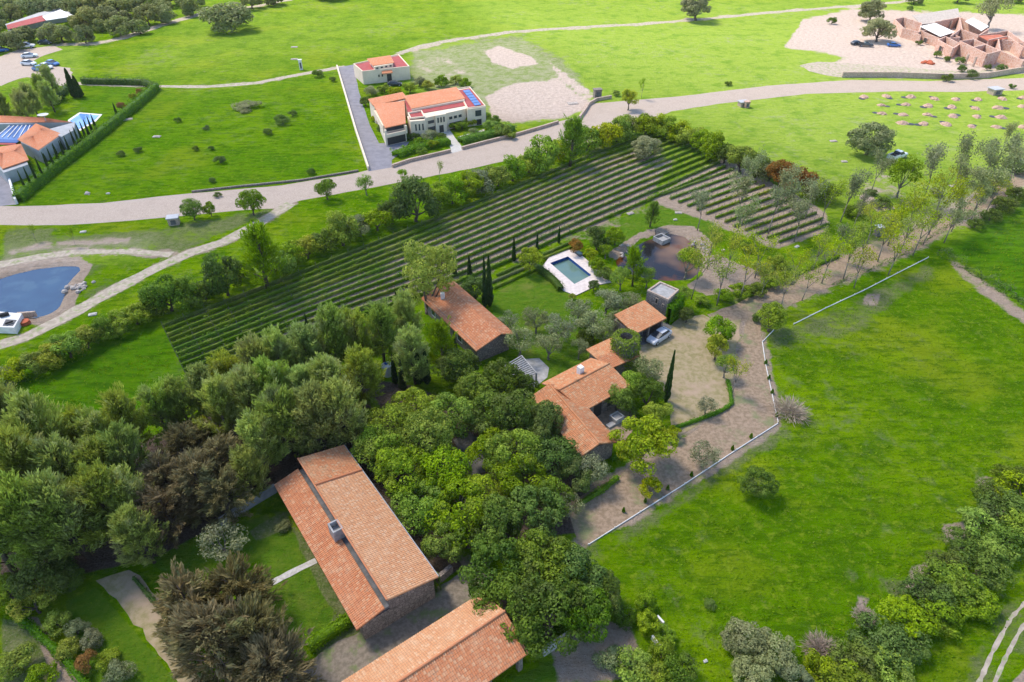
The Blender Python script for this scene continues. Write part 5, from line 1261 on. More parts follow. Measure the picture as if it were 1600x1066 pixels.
# slabs and small things lying in the grass
for x, y, s, rz, lab in [(145, 492, 1.6, .3, 'white slab in the grass between the dirt track and the reservoir hedge'), (130, 363, 1.4, .2, 'white slab in the weedy strip below the main road'),
                         (1245, 386, 1.2, .6, 'small white table-like slab beside the vineyard end'), (985, 334, 1.9, .5, 'pale slab on the lawn above the brown pond'),
                         (1055, 344, 1.0, .2, 'small white stone on the lawn right of the brown pond'), (1060, 333, 1.8, -.1, 'long pale slab beside the short vine rows'),
                         (1489, 291, 2.0, .2, 'white ring-like slab in the pasture behind the leaning trees'), (1319, 253, 1.8, 0, 'white flat stone in the bright pasture left of the pickup'),
                         (1302, 221, 2.2, .1, 'pale bare stone left of the round pasture tree'), (895, 162, 4.0, .2, 'white sheet of building plaster beside the curved road wall'),
                         (1102, 1034, .5, .3, 'white stone beside the grey bush in the near pasture'), (200, 187, 3.0, .4, 'white boulder strip outside the clipped hedge'),
                         (245, 214, 2.5, 0, 'white stone in the meadow right of the hedge'), (169, 303, 1.0, 0, 'tiny white stone at the meadow edge above the road'), (460, 74, 3, 0, 'pale marker slab in the far pasture, upper one'), (460, 93, 3, 0, 'pale marker slab in the far pasture, lower one')]:
    c = G(x, y); mb = MB(); s *= 0.75; mb.box((0, 0), (s, s * .6, 0.18), 0, -0.02); mb.box((s * .1, 0.05), (s * .6, s * .4, 0.06), .1, 0.162)
    o = mb.build('stone_slab', M['rock' if s > 1.3 else 'path']); o.location = c; o.rotation_euler = (0, 0, rz); tag(o, lab, 'slab')
b = empty('white_tank', G(606, 585, 0), 0.5, 'white and pale blue water tank half hidden among the conifers', 'water tank')
mb = MB(); mb.tube((0, 0, 0), (0, 0, 1.7), .75, .75, 14); mb.tube((0, 0, 1.7), (0, 0, 1.95), .7, .3, 14); mb.build('tank', M['white'], b); mb = MB(); mb.tube((0, 0, 1.95), (0, 0, 2.05), .3, .3, 10); mb.build('lid', M['bluetile'], b)

# ================================================================== PLANTS
def row(kinds, name, cat, label, group, pts, hf=1.0):
    if 'bottom edge' in label and 'up the' in label: pts = sorted(pts, key=lambda q: -q[1])
    elif 'from the top' not in label: pts = sorted(pts, key=lambda q: q[0])
    k = -1
    for q in pts:
        if len(q) <= 5: k += 1
        x, y, wd = q[:3]; kd = q[3] if len(q) > 3 and isinstance(q[3], str) else kinds; h = q[4] if len(q) > 4 else hf
        lb = q[5] if len(q) > 5 else label % ordn(k + 1)
        plant(kd, x, y, wd, h, name, lb, cat, group)
# --- long grass: dense tufts over the meadows, far too many to count
def grass_tufts(label, polys, dens, hgt, seed):
    rng = np.random.default_rng(seed); Cs = []
    for poly in polys:
        w = np.array(W2(poly)); lo, hi = w.min(0), w.max(0); n = int((hi[0] - lo[0]) * (hi[1] - lo[1]) * dens)
        x = rng.uniform(lo[0], hi[0], n); y = rng.uniform(lo[1], hi[1], n)
        k = sdist(x, y, w) < -0.4
        cl = np.sin(x * 0.55 + 1.3 * np.sin(y * 0.31)) * np.sin(y * 0.83 + 1.1 * np.sin(x * 0.23)) + 0.5 * np.sin(x * 1.9 + y * 0.7) * np.sin(y * 2.3 - x * 0.4)
        k &= rng.uniform(-0.9, 1.1, n) < cl + 0.25
        Cs.append(np.column_stack([x[k], y[k]]))
    P = np.vstack(Cs); n = len(P); H = hgt * rng.uniform(0.5, 1.4, n)
    D = np.column_stack([rng.normal(0.25, .5, n), rng.normal(-0.1, .5, n), np.ones(n)])
    C = np.column_stack([P, H * 0.4])
    o = link(bpy.data.objects.new('long_grass', leaf_mesh('long_grass', M['f_grass'], C, D, H * 1.15, H * 0.6, rng.uniform(0, 1, n), rng)))
    tag(o, label, 'grass', kind='stuff')
grass_tufts('long bright grass of the near pasture inside the white wall', [[(960, 850), (1216, 680), (1215, 600), (1205, 530), (1250, 515), (1460, 410), (1590, 500), (1660, 560), (1660, 700), (1530, 780), (1390, 960), (1280, 1080), (1060, 1080), (1020, 950)], [(1600, 830), (1660, 790), (1700, 900), (1560, 1000), (1500, 1090), (1380, 1090)]], 9, 0.22, 1)
grass_tufts('long rich grass of the fields beside the vineyard and the lane', [[(0, 600), (235, 510), (290, 600), (180, 660), (60, 700), (0, 690)], [(1490, 392), (1650, 300), (1700, 420), (1690, 540)]], 5, 0.26, 2)
grass_tufts('rough grass of the lawns around the long barn and the garden', [[(420, 850), (470, 850), (545, 960), (480, 1000), (430, 990)], [(220, 880), (400, 820), (430, 870), (330, 900)], [(110, 930), (150, 915), (280, 1066), (170, 1100)], [(800, 470), (850, 425), (920, 500), (900, 560), (850, 575)]], 8, 0.14, 3)
# --- conifer grove, back to front so that the ordinals read along each rank
row('pine', 'pine_tree', 'conifer', '%s grey-green conifer from the left field corner, back rank of the conifer grove', 'grey-green conifers of the grove',
    [(-14, 640, 83), (22, 672, 87), (75, 705, 94), (128, 688, 71, 'pine'), (165, 690, 78), (205, 668, 73), (245, 645, 71), (285, 634, 66), (325, 618, 66), (362, 598, 71), (400, 590, 71), (440, 575, 73), (482, 562, 71), (523, 545, 71), (560, 540, 68), (595, 528, 61), (635, 505, 52)], 1.0)
row('pine', 'pine_tree', 'conifer', '%s grey-green conifer from the left in the second rank of the grove', 'grey-green conifers of the grove',
    [(-20, 735, 106), (40, 752, 109), (102, 745, 99), (155, 742, 87), (195, 728, 83), (345, 652, 71), (392, 642, 76), (432, 630, 78), (475, 620, 78), (520, 612, 78), (562, 590, 71), (220, 838, 80), (385, 745, 69)], 1.0)
row('pine', 'pine_tree', 'conifer', '%s grey-green conifer from the left in the front rank of the grove', 'grey-green conifers of the grove',
    [(-20, 835, 120), (48, 830, 115), (105, 815, 110), (160, 795, 97), (205, 785, 85), (405, 700, 80), (445, 672, 85), (492, 664, 87), (538, 655, 80), (60, 905, 80, 'dark', 1.0, 'dark round-leaved tree at the lower left end of the conifer grove')], 1.0)
row('brown', 'pine_tree', 'conifer', '%s brownish drooping conifer from the lower gravel path into the grove', 'brownish conifers of the grove',
    [(262, 802, 90), (262, 760, 74), (296, 712, 69), (310, 762, 87), (325, 690, 56), (348, 728, 81), (352, 782, 78)], 0.95)
row('brown', 'pine_tree', 'conifer', '%s big tan-brown conifer from the left at the gravel path', 'tan conifers at the bottom edge',
    [(300, 945, 104), (330, 1015, 130), (372, 935, 96), (400, 1010, 110), (430, 1062, 110)], 1.0)
plant('yell', 314, 668, 40, 1.5, 'broadleaf_tree', 'narrow bright yellow-green tree standing out among the grey conifers', 'tree')
plant('red', 410, 562, 34, 1.1, 'shrub', 'round orange-green bush at the foot of the vineyard', 'bush')
plant('lime', 662, 430, 94, 1.1, 'juniper_tree', 'big lime-green many-headed juniper beside the vineyard and the long roof', 'tree')
plant('lime', 600, 510, 62, 0.9, 'juniper_tree', 'lower lime-green juniper between the vineyard and the conifers', 'tree')
plant('poplar', 690, 545, 58, 1.0, 'poplar_tree', 'feathery green tree in front of the long roof', 'tree')
plant('pine', 645, 560, 62, 1.0, 'pine_tree', 'dark green conifer below the long-roofed house', 'conifer')
plant('broad', 575, 640, 40, 0.9, 'broadleaf_tree', 'small green tree where the conifers meet the leafy grove', 'tree')
# --- leafy grove
row('broad', 'broadleaf_tree', 'tree', '%s fresh green leafy tree from the left across the leafy grove', 'fresh green trees of the leafy grove',
    [(590, 700, 79), (612, 660, 79), (630, 735, 90), (648, 630, 77), (655, 790, 84), (668, 680, 95), (690, 730, 97), (705, 640, 84), (715, 795, 100), (700, 835, 77), (762, 700, 72, 'broad'), (742, 608, 69), (752, 770, 77), (800, 700, 95), (818, 745, 90)], 0.85)
row('dark', 'broadleaf_tree', 'tree', '%s dark green leafy tree from the left across the leafy grove', 'dark green trees of the leafy grove',
    [(722, 568, 79), (765, 640, 84), (782, 590, 74), (806, 645, 90), (845, 660, 84), (862, 710, 84), (775, 815, 100), (830, 800, 97), (862, 770, 77), (895, 742, 64), (820, 600, 46)], 0.85)
row('dark', 'broadleaf_tree', 'tree', '%s crown from the left in the great dark tree clump overhanging the open barn', 'great dark clump over the open barn',
    [(775, 880, 110), (800, 940, 117), (848, 878, 117), (858, 950, 127), (900, 905, 102), (915, 955, 98), (945, 925, 71)], 0.9)
row('loose', 'broadleaf_tree', 'tree', '%s thin grey-green tree from the left beside the leafy grove and the lane', 'thin grey trees by the lane',
    [(905, 690, 40), (925, 735, 56), (1100, 708, 48), (890, 790, 44)], 0.95)
plant('yell', 1003, 692, 92, 0.85, 'broadleaf_tree', 'broad yellow-green tree beside the hacienda courtyard', 'tree')
plant('yell', 1018, 762, 38, 0.8, 'broadleaf_tree', 'small lime tree on the verge of the lane', 'tree')
plant('yell', 1052, 675, 26, 0.8, 'shrub', 'yellow-green bush at the tip of the clipped lane hedge', 'bush')
plant('broad', 965, 620, 46, 0.9, 'broadleaf_tree', 'green tree shading the courtyard below the ivy tower', 'tree')
plant('broad', 985, 595, 48, 0.9, 'broadleaf_tree', 'green tree touching the foot of the ivy tower', 'tree')
plant('dark', 1012, 612, 48, 1.0, 'broadleaf_tree', 'dark green tree left of the single cypress in the courtyard', 'tree')
plant('loose', 1015, 575, 50, 1.0, 'broadleaf_tree', 'airy grey-green tree behind the ivy tower on the gravel', 'tree')
plant('yell', 1028, 640, 44, 1.0, 'broadleaf_tree', 'yellow-green tree at the foot of the single cypress', 'tree')
plant('dark', 985, 640, 24, 0.8, 'shrub', 'dark bush at the corner of the hacienda courtyard', 'bush')
cyp(1040, 628, 552, 11, 'single tall cypress on the gravel court beside the hacienda', None)
# ivy tower
b = empty('ivy_tower', G(973, 572, 0), 0, 'round ivy-covered tower with a dark open top beside the hacienda', 'tower')
mb = MB(); k = 20; R_ = 1.75; Hh = 5.2
for z, r in ((-.1, R_), (Hh, R_), (Hh, R_ - .75), (2.6, R_ - .75)):
    for j in range(k): mb.v.append((math.cos(6.283 * j / k) * r, math.sin(6.283 * j / k) * r, z))
for i in range(3):
    for j in range(k): mb.f.append((i * k + j, i * k + (j + 1) % k, (i + 1) * k + (j + 1) % k, (i + 1) * k + j))
mb.f.append(tuple(3 * k + j for j in range(k))); mb.build('wall', M['stone'], b)
rg_ = np.random.default_rng(5); n = 6500; az = rg_.uniform(0, 6.283, n); per = rg_.uniform(0, Hh + 1.2, n)
zz = np.minimum(per, Hh + 0.15) + rg_.normal(0, .06, n); rr = np.where(per < Hh, R_ + 0.3 * np.abs(rg_.normal(0, .6, n)) + 0.12 * np.sin(az * 5 + zz), R_ + 0.15 - (per - Hh) * 0.85)
C_ = np.column_stack([np.cos(az) * rr, np.sin(az) * rr, zz]); Nn_ = np.column_stack([np.cos(az), np.sin(az), np.where(per < Hh, .2, 2.0)])
Ls_ = rg_.uniform(.12, .3, n); link(bpy.data.objects.new('ivy', leaf_mesh('ivy', M['f_broad'], C_, rg_.normal(size=(n, 3)), Ls_, Ls_ * .7, rg_.uniform(0, 1, n), rg_, Nn_)), b)
# ivy block beside the stone tower
e1 = Vector((TQ[1].x, TQ[1].y, 0)); e2 = Vector((TQ[2].x, TQ[2].y, 0)); ev = (e2 - e1).normalized(); eo = Vector((ev.y, -ev.x, 0)) * 0.55
o = bpy.data.objects.new('ivy_hedge', hedge_mesh('ivy_hedge', M['f_hedge'], [e1 + eo - ev * 0.3, e2 + eo + ev * 0.8], 0.95, 3.5, 420, 0.17, seed=9, rough=0.06)); tag(link(o), 'tall clipped block of ivy against the stone tower', 'hedge')
plant('dark', 1074, 490, 32, 0.8, 'shrub', 'dark round shrub right of the ivy block', 'bush')
plant('looseg', 1068, 462, 36, 1.0, 'broadleaf_tree', 'light green tree behind the ivy block', 'tree')
# --- garden by the lawn
row('loose', 'broadleaf_tree', 'tree', '%s airy grey-green tree from the left on the garden lawn', 'airy trees on the garden lawn',
    [(790, 500, 42), (812, 532, 52), (838, 498, 46), (872, 512, 54), (905, 480, 46), (928, 505, 52), (948, 470, 46), (960, 498, 36), (905, 545, 34), (962, 472, 40), (985, 470, 34), (858, 540, 46), (945, 520, 34)], 0.95)
plant('grey', 918, 500, 34, 0.8, 'shrub', 'dense grey-green bush at the edge of the lawn beside the small wing', 'bush')
plant('shrubd', 915, 528, 30, 0.8, 'shrub', 'low dark bush between the lawn and the small tiled wing', 'bush')
plant('yell', 828, 404, 40, 0.95, 'broadleaf_tree', 'yellow-green round tree at the top corner of the pool deck', 'tree')
hedge([(838, 420), (852, 430), (866, 442), (876, 455)], 1.4, 1.0, 'low dark hedge between the lawn and the pool deck', 'f_dark', 'hedge', 'hedge', 80, 0.18)
for x, y, w_, kd, lb in [(928, 444, 20, 'dark', 'dark clipped bush on the near corner of the pool deck'), (944, 456, 15, 'dark', 'smaller dark clipped bush right of the pool corner bush'), (894, 463, 11, 'yell', 'small yellowish cone bush at the deck tip'),
                         (922, 398, 20, 'yell', 'yellow-green bush beside the spa'), (934, 412, 26, 'broad', 'green bush behind the far side of the pool'), (944, 428, 28, 'shrubd', 'low bush right of the pool'), (946, 392, 24, 'looseg', 'light tree between pool and brown pond'),
                         (897, 384, 26, 'red', 'orange-tinted bush where the vine rows meet the pool garden')]:
    plant(kd, x, y, w_, 0.9, 'shrub', lb, 'bush')
cyps = [(711, 432, 402, 7), (734, 432, 400, 8), (765, 478, 402, 12), (758, 480, 404, 9), (803, 408, 372, 7), (839, 392, 364, 5), (873, 380, 354, 5), (406, 546, 530, 5), (445, 545, 510, 6), (487, 541, 492, 8), (522, 523, 494, 6), (621, 483, 452, 6), (700, 575, 522, 12), (712, 568, 520, 11), (655, 600, 540, 14), (668, 600, 545, 12), (630, 610, 560, 12), (618, 600, 555, 10)]
cyps.sort()
for k, (x, y0, y1, w_) in enumerate(cyps):
    cyp(x, y0, y1, w_, '%s slender cypress from the left between vineyard and long roof' % ordn(k + 1), 'slender cypresses beside the vineyard')
plant('dark', 742, 450, 44, 0.9, 'shrub', 'dark leafy bush between the long roof and the twin cypresses', 'bush')
for k, (a_, c_) in enumerate([((768, 443), (838, 413)), ((770, 452), (842, 420)), ((776, 432), (896, 378)), ((850, 405), (905, 383))]):
    hedge([a_, c_], 0.5, 0.5, '%s low trellis row between the cypresses and the garden lawn' % ordn(k + 1), 'f_grey' if k == 0 else 'f_vine', 'trellis_row', 'trellis row', 45, 0.16, 'low trellis rows by the lawn')
# --- around the brown pond
row('dark', 'broadleaf_tree', 'tree', '%s dark green tree from the left on the rim of the brown pond', 'dark trees on the pond rim',
    [(933, 368, 42), (962, 366, 30, 'broad'), (942, 380, 30)], 0.9)
plant('poplar', 1018, 334, 26, 1.0, 'poplar_tree', 'slim upright green tree at the head of the brown pond', 'tree')
plant('poplar', 992, 415, 42, 1.0, 'poplar_tree', 'feathery bright green tree at the near shore of the brown pond', 'tree')
row('sparsey', 'bare_tree', 'tree', '%s sparse yellow-leaved tree from the left around the brown pond', 'sparse trees around the brown pond',
    [(972, 432, 32, 'looseg'), (1012, 430, 30, 'looseg'), (1075, 405, 44, 'looseg'), (1088, 425, 50), (1112, 385, 40), (1128, 440, 44), (1142, 400, 40), (1165, 430, 44), (1188, 400, 40), (1195, 440, 30)], 1.2)
row('shrub', 'shrub', 'bush', '%s low bush from the left between the brown pond and the lane', 'bushes on the pond bank',
    [(1130, 462, 34), (1155, 455, 34), (1180, 452, 36), (1205, 442, 34), (1225, 432, 26), (1190, 420, 34), (1165, 385, 28), (1150, 372, 20), (1095, 470, 26), (1215, 410, 36)], 0.7)
# --- sparse trees over the short rows and along the lane
row('sparse', 'bare_tree', 'tree', '%s tall thin-leaved tree from the left over the short vine rows', 'thin trees over the short vine rows',
    [(1095, 330, 36), (1160, 305, 46), (1155, 345, 44), (1172, 270, 40), (1210, 325, 48), (1222, 290, 38), (1268, 305, 44), (1292, 320, 40, 'sparsey'), (1250, 345, 40), (1325, 310, 44), (1342, 330, 36)], 1.1)
row('sparsey', 'bare_tree', 'tree', '%s thin leaning tree along the lane counted from the white wall bend', 'thin leaning trees along the lane',
    [(1228, 455, 40), (1262, 440, 40), (1295, 408, 46), (1330, 400, 48), (1352, 385, 44), (1385, 372, 48), (1402, 345, 50), (1432, 330, 52), (1440, 365, 44), (1468, 325, 52), (1490, 345, 44, 'sparse'), (1512, 300, 50, 'sparse'), (1540, 290, 48, 'sparse'), (1566, 270, 48, 'sparse'), (1590, 262, 44, 'sparse'), (1245, 418, 34), (1278, 395, 36), (1310, 375, 38, 'sparse'), (1345, 420, 40), (1365, 352, 36), (1400, 398, 42), (1418, 365, 40), (1455, 352, 40, 'sparse'), (1475, 300, 40), (1500, 330, 40), (1528, 318, 38, 'sparse'), (1555, 300, 38)], 1.05)
row('sparse', 'bare_tree', 'tree', '%s nearly leafless tree from the left in the bright pasture edge', 'nearly leafless trees at the pasture edge',
    [(1372, 268, 34), (1416, 270, 48, 'looseg', 1.3), (1460, 270, 46), (1508, 255, 44), (1548, 250, 40), (1585, 235, 34), (1575, 215, 26)], 1.3)
row('shrubd', 'shrub', 'bush', '%s dark bush from the left along the lane verge and field edge', 'dark bushes along the upper lane',
    [(1335, 332, 34), (1378, 318, 30), (1362, 300, 20), (1394, 345, 30, 'shrubg'), (1420, 320, 26, 'shrubg'), (1460, 300, 24, 'shrubg'), (1540, 292, 34), (1560, 278, 34), (1585, 262, 36), (1590, 305, 40), (1570, 320, 40), (1548, 338, 34), (1525, 350, 30)], 0.6)
hedge([(1185, 453), (1240, 432), (1280, 414), (1310, 402)], 0.6, 0.6, 'low green hedge on the far side of the lane beside the brown pond', 'f_hedge', dens=60)
hedge([(1300, 446), (1360, 422), (1420, 394), (1450, 374), (1500, 342)], 0.45, 0.4, 'low green hedge on the near side of the upper lane', 'f_dark', dens=40, rough=0.4, core=False)
hedge([(1468, 396), (1500, 415), (1550, 445), (1610, 480), (1680, 520)], 1.5, 0.9, 'long loose hedge between the big pasture and the rich green field', 'f_dark', dens=60, leaf=0.26, rough=0.4, core=False)
# --- saplings and small trees by the lane
row('yell', 'broadleaf_tree', 'tree', '%s tree from the top along the narrow planted strip between court and lane', 'trees between the court and the lane',
    [(1125, 510, 44, 'broad'), (1122, 540, 38, 'yell'), (1135, 570, 36, 'looseg'), (1105, 632, 30, 'loose'), (1150, 592, 36, 'sparsey')], 1.1)
plant('broad', 1208, 492, 52, 0.9, 'broadleaf_tree', 'rounded green tree on the bend of the lane at the head of the white wall', 'tree')
plant('shrubd', 1186, 498, 22, 0.8, 'shrub', 'dark little bush beside the rounded tree on the lane bend', 'bush')
for k, (x, y) in enumerate([(974, 797), (1008, 782), (1043, 762), (1080, 741), (1144, 700), (1173, 681), (1196, 566), (1201, 590), (1206, 612), (1213, 648)]):
    cyp(x, y + 3, y - 4, 5.5, '%s tiny conifer sapling from the grove along the white wall' % ordn(k + 1), 'conifer saplings along the white wall', 'youngcyp')
hedge([(955, 720), (1000, 698), (1050, 672), (1095, 656), (1130, 642), (1143, 632), (1140, 610), (1136, 596)], 0.45, 0.5, 'narrow clipped hedge between the gravel court and the lane', 'f_hedge', dens=90)
hedge([(905, 790), (940, 768), (965, 748)], 0.6, 0.6, 'clipped hedge piece below the thin tree beside the lane', 'f_hedge', dens=80)
# --- big pasture
plant('dark', 1187, 752, 62, 0.75, 'broadleaf_tree', 'dark round tree alone in the near pasture beside the white wall', 'tree')
plant('bare', 1237, 638, 62, 0.9, 'shrub', 'leafless grey bush against the bend of the white wall', 'bush')
row('shrub', 'shrub', 'bush', '%s tangled bush up the overgrown fence line from the bottom edge', 'bushes of the overgrown fence line',
    [(1290, 1050, 73, 'shrub'), (1335, 1035, 76, 'shrubd'), (1330, 1075, 85), (1375, 1000, 81, 'shrubd'), (1385, 1040, 73), (1415, 965, 81), (1420, 1005, 68, 'shrubd'), (1450, 935, 73, 'shrubd'), (1470, 965, 73), (1495, 915, 76), (1480, 885, 61, 'shrubd'),
     (1520, 935, 68), (1530, 890, 73, 'shrubd'), (1505, 850, 66, 'shrubd'), (1550, 865, 73), (1530, 820, 73), (1575, 845, 68, 'shrubd'), (1570, 800, 73, 'shrubd'), (1600, 820, 68), (1600, 770, 73), (1580, 745, 56, 'shrubd'), (1450, 905, 37, 'shrubd'), (1620, 800, 61), (1548, 770, 49, 'shrubd')], 0.66)
plant('bare', 1283, 1010, 56, 1.1, 'shrub', 'leafless grey-purple bush at the bottom of the fence line', 'bush')
plant('bare', 1352, 962, 40, 0.7, 'shrub', 'small leafless bush beside the bare patch of the fence line', 'bush')
row('grey', 'shrub', 'bush', '%s grey-green bush from the left at the bottom edge of the near pasture', 'grey bushes at the bottom edge',
    [(1170, 1000, 76), (1212, 1020, 80), (1180, 1055, 80), (1240, 1062, 57)], 0.8)
row('shrub', 'shrub', 'bush', '%s green bush from the left around the leaf-strewn yard', 'bushes around the leaf-strewn yard',
    [(990, 1045, 64), (1012, 975, 39), (1035, 1020, 46), (1040, 992, 34), (1008, 940, 39), (1060, 1050, 60, 'shrubd'), (975, 960, 39, 'shrubd'), (955, 1030, 51, 'shrubg'), (1020, 1062, 57)], 0.9)
plant('shrubd', 1110, 945, 20, 0.5, 'shrub', 'low dark clump of weeds in the near pasture below the pasture tree', 'bush')
# --- garden left of the barn
plant('loose', 345, 845, 74, 0.8, 'broadleaf_tree', 'airy silver-green tree on the lawn between the conifers and the long barn', 'tree')
plant('grey', 285, 905, 34, 1.0, 'shrub', 'grey-green bush at the left end of the small lawn', 'bush')
plant('shrubg', 440, 822, 26, 0.7, 'shrub', 'small grey bush by the wall of the long barn', 'bush')
hedge([(482, 1015), (520, 990), (552, 968)], 1.3, 1.1, 'thick clipped hedge between the barn lawn and the service lane', 'f_hedge', dens=200)
hedge([(210, 905), (245, 945), (290, 1010), (325, 1075)], 0.35, 0.5, 'thin dark hedge line along the near gravel path', 'f_dark', dens=60)
hedge([(15, 950), (60, 990), (110, 1040), (150, 1090)], 0.8, 0.6, 'low loose hedge beside the pink dirt path at the lower left', 'f_hedge', dens=90)
row('shrub', 'shrub', 'bush', '%s bush from the upper left in the lower left garden bed', 'bushes of the lower left garden bed',
    [(10, 920, 60, 'yell'), (50, 940, 58, 'yell'), (92, 890, 50, 'shrubd'), (110, 905, 46, 'shrubd'), (90, 975, 40, 'shruby'), (118, 985, 38, 'shrubg'), (140, 1000, 40, 'shrubg'), (105, 1015, 36, 'shruby'), (135, 1035, 36, 'red'), (165, 1030, 36, 'shruby'), (185, 1050, 46, 'shrubg'), (20, 1040, 60, 'shrub'), (60, 1060, 50)], 0.8)
hedge([(683, 915), (686, 925)], 0.5, 2.8, 'climbing plant on the front right corner of the long barn', 'f_vine', 'climbing_plant', 'climber', 300)
# --- loose boundary hedge above the vineyard
HB = [(6, 590, 44, 'shrubg'), (25, 580, 46, 'shruby'), (50, 568, 52), (78, 556, 54, 'shruby'), (105, 544, 52), (132, 530, 52, 'shruby'), (160, 516, 49, 'shrub'), (185, 505, 49), (210, 492, 52, 'shruby'),
      (240, 478, 44, 'shrubd'), (262, 465, 59, 'shrub', 1.2), (292, 458, 59, 'shrub', 1.2), (318, 455, 44, 'shrubd'), (348, 435, 69, 'shrubd', 1.3), (372, 428, 44, 'shrubd'), (405, 398, 80, 'poplar', 0.9), (430, 415, 57, 'shrub'), (452, 400, 52), (478, 388, 54, 'shruby'), (505, 378, 44, 'shrubd'),
      (532, 362, 57, 'shrub', 1.2), (560, 355, 44, 'shrubg'), (588, 345, 49), (612, 336, 44, 'shrubd'), (648, 318, 69, 'shrubd', 1.3), (683, 310, 49), (706, 300, 57, 'shrub'), (732, 292, 52), (752, 284, 52, 'shrubg'), (778, 276, 46), (800, 266, 52), (826, 255, 46, 'shruby'), (850, 245, 57, 'shrub', 1.2), (874, 236, 44, 'shruby'),
      (893, 218, 57, 'poplar', 0.85), (918, 220, 49), (942, 212, 52, 'shruby'), (966, 205, 49), (982, 195, 38, 'shrub', 1.2), (1010, 196, 46), (1028, 196, 44, 'shruby'), (1045, 202, 44), (1062, 208, 44, 'shruby'), (1080, 214, 44), (1098, 222, 44), (1116, 232, 44, 'shrub', 1.2), (1134, 240, 46, 'shrubd'),
      (1160, 248, 52, 'shrub', 1.2), (1182, 262, 49, 'shrubd'), (1204, 270, 46, 'shrubg'), (1222, 268, 52, 'red'), (1246, 285, 54, 'red'), (1268, 290, 44, 'shrubg'), (1290, 302, 44, 'shrubd')]
row('shrub', 'shrub', 'bush', '%s bush from the left end of the loose hedge above the vineyard', 'bushes of the loose vineyard hedge', HB, 0.95)
plant('grey', 1010, 232, 56, 0.75, 'broadleaf_tree', 'grey-green round tree standing inside the upper end of the vineyard', 'tree')
# --- roadside trees
row('broad', 'broadleaf_tree', 'tree', '%s young roadside tree from the brick box along the main road', 'young roadside trees',
    [(298, 322, 36, 'broad', 1.0), (327, 325, 22, 'broad', 1.0), (391, 312, 44, 'broad', 0.9), (508, 291, 34, 'broad', 1.0), (571, 286, 28, 'looseg', 1.1), (629, 274, 18, 'looseg', 1.3), (686, 268, 12, 'sapling', 1.5)], 1.0)
plant('yell', 983, 152, 30, 1.0, 'broadleaf_tree', 'round golden tree standing in the wide bend of the road', 'tree')
plant('shrub', 963, 146, 14, 0.8, 'shrub', 'green bush behind the golden tree', 'bush')
plant('sapling', 1004, 137, 14, 1.3, 'sapling', 'thin sapling on the far verge right of the golden tree', 'sapling')
plant('shrubd', 1138, 130, 12, 0.8, 'shrub', 'dark bush on the far verge of the upper road', 'bush')
plant('sapling', 50, 364, 12, 1.4, 'sapling', 'thin sapling above the blue reservoir, left one', 'sapling'); plant('sapling', 112, 370, 12, 1.4, 'sapling', 'thin dark sapling above the blue reservoir, right one', 'sapling')
# --- pasture trees far
plant('grey', 1362, 215, 76, 0.85, 'broadleaf_tree', 'big round grey-green tree with the white pickup beside it', 'tree')
plant('grey', 1090, 10, 60, 0.8, 'broadleaf_tree', 'big round tree at the top edge above the farm track', 'tree')
plant('grey', 1364, 16, 46, 0.85, 'broadleaf_tree', 'upper round tree left of the building site', 'tree')
plant('grey', 1375, 46, 50, 0.85, 'broadleaf_tree', 'lower round tree beside the parked pickup at the building site', 'tree')
plant('loose', 1555, 12, 54, 0.9, 'broadleaf_tree', 'spreading thin tree behind the building site', 'tree')
row('shrubd', 'shrub', 'bush', '%s small bush from the left around the building site', 'small bushes around the building site',
    [(1300, 33, 14), (1436, 67, 10), (1465, 86, 13), (1480, 92, 12), (1500, 95, 16), (1503, 108, 14), (1519, 117, 18), (1543, 106, 12), (1566, 106, 16), (1480, 122, 16), (1422, 13, 10), (1582, 135, 10)], 0.9)
# --- around the villa
row('shrub', 'shrub', 'bush', '%s bush from the left in the villa garden', 'bushes of the villa garden',
    [(572, 160, 18, 'shrubd'), (580, 142, 22, 'shrubg'), (600, 138, 20), (618, 142, 22, 'shruby'), (640, 138, 22), (655, 128, 22, 'shrubg'), (668, 133, 20, 'shruby'), (690, 127, 24), (712, 125, 22, 'shruby'), (728, 130, 20), (648, 212, 16, 'shrubd'), (655, 222, 20), (672, 214, 24, 'shrubg'), (676, 226, 18),
     (690, 214, 16, 'shrubd'), (710, 198, 18), (722, 196, 20), (734, 190, 20, 'shruby'), (765, 196, 22), (775, 188, 18), (760, 180, 14), (786, 205, 26, 'shrub'), (800, 212, 16), (740, 205, 16, 'shrubg'), (584, 186, 12, 'shruby'), (593, 200, 12), (660, 236, 18), (636, 214, 12, 'shrubd')], 0.9)
hedge([(618, 246), (645, 236), (675, 229), (702, 224)], 3.4, 1.3, 'thick green hedge in front of the villa, left of the path', 'f_hedge', dens=90, leaf=0.3)
hedge([(719, 224), (745, 217), (775, 211), (800, 202)], 3.2, 1.3, 'thick green hedge in front of the villa, right of the path', 'f_hedge', dens=90, leaf=0.3)
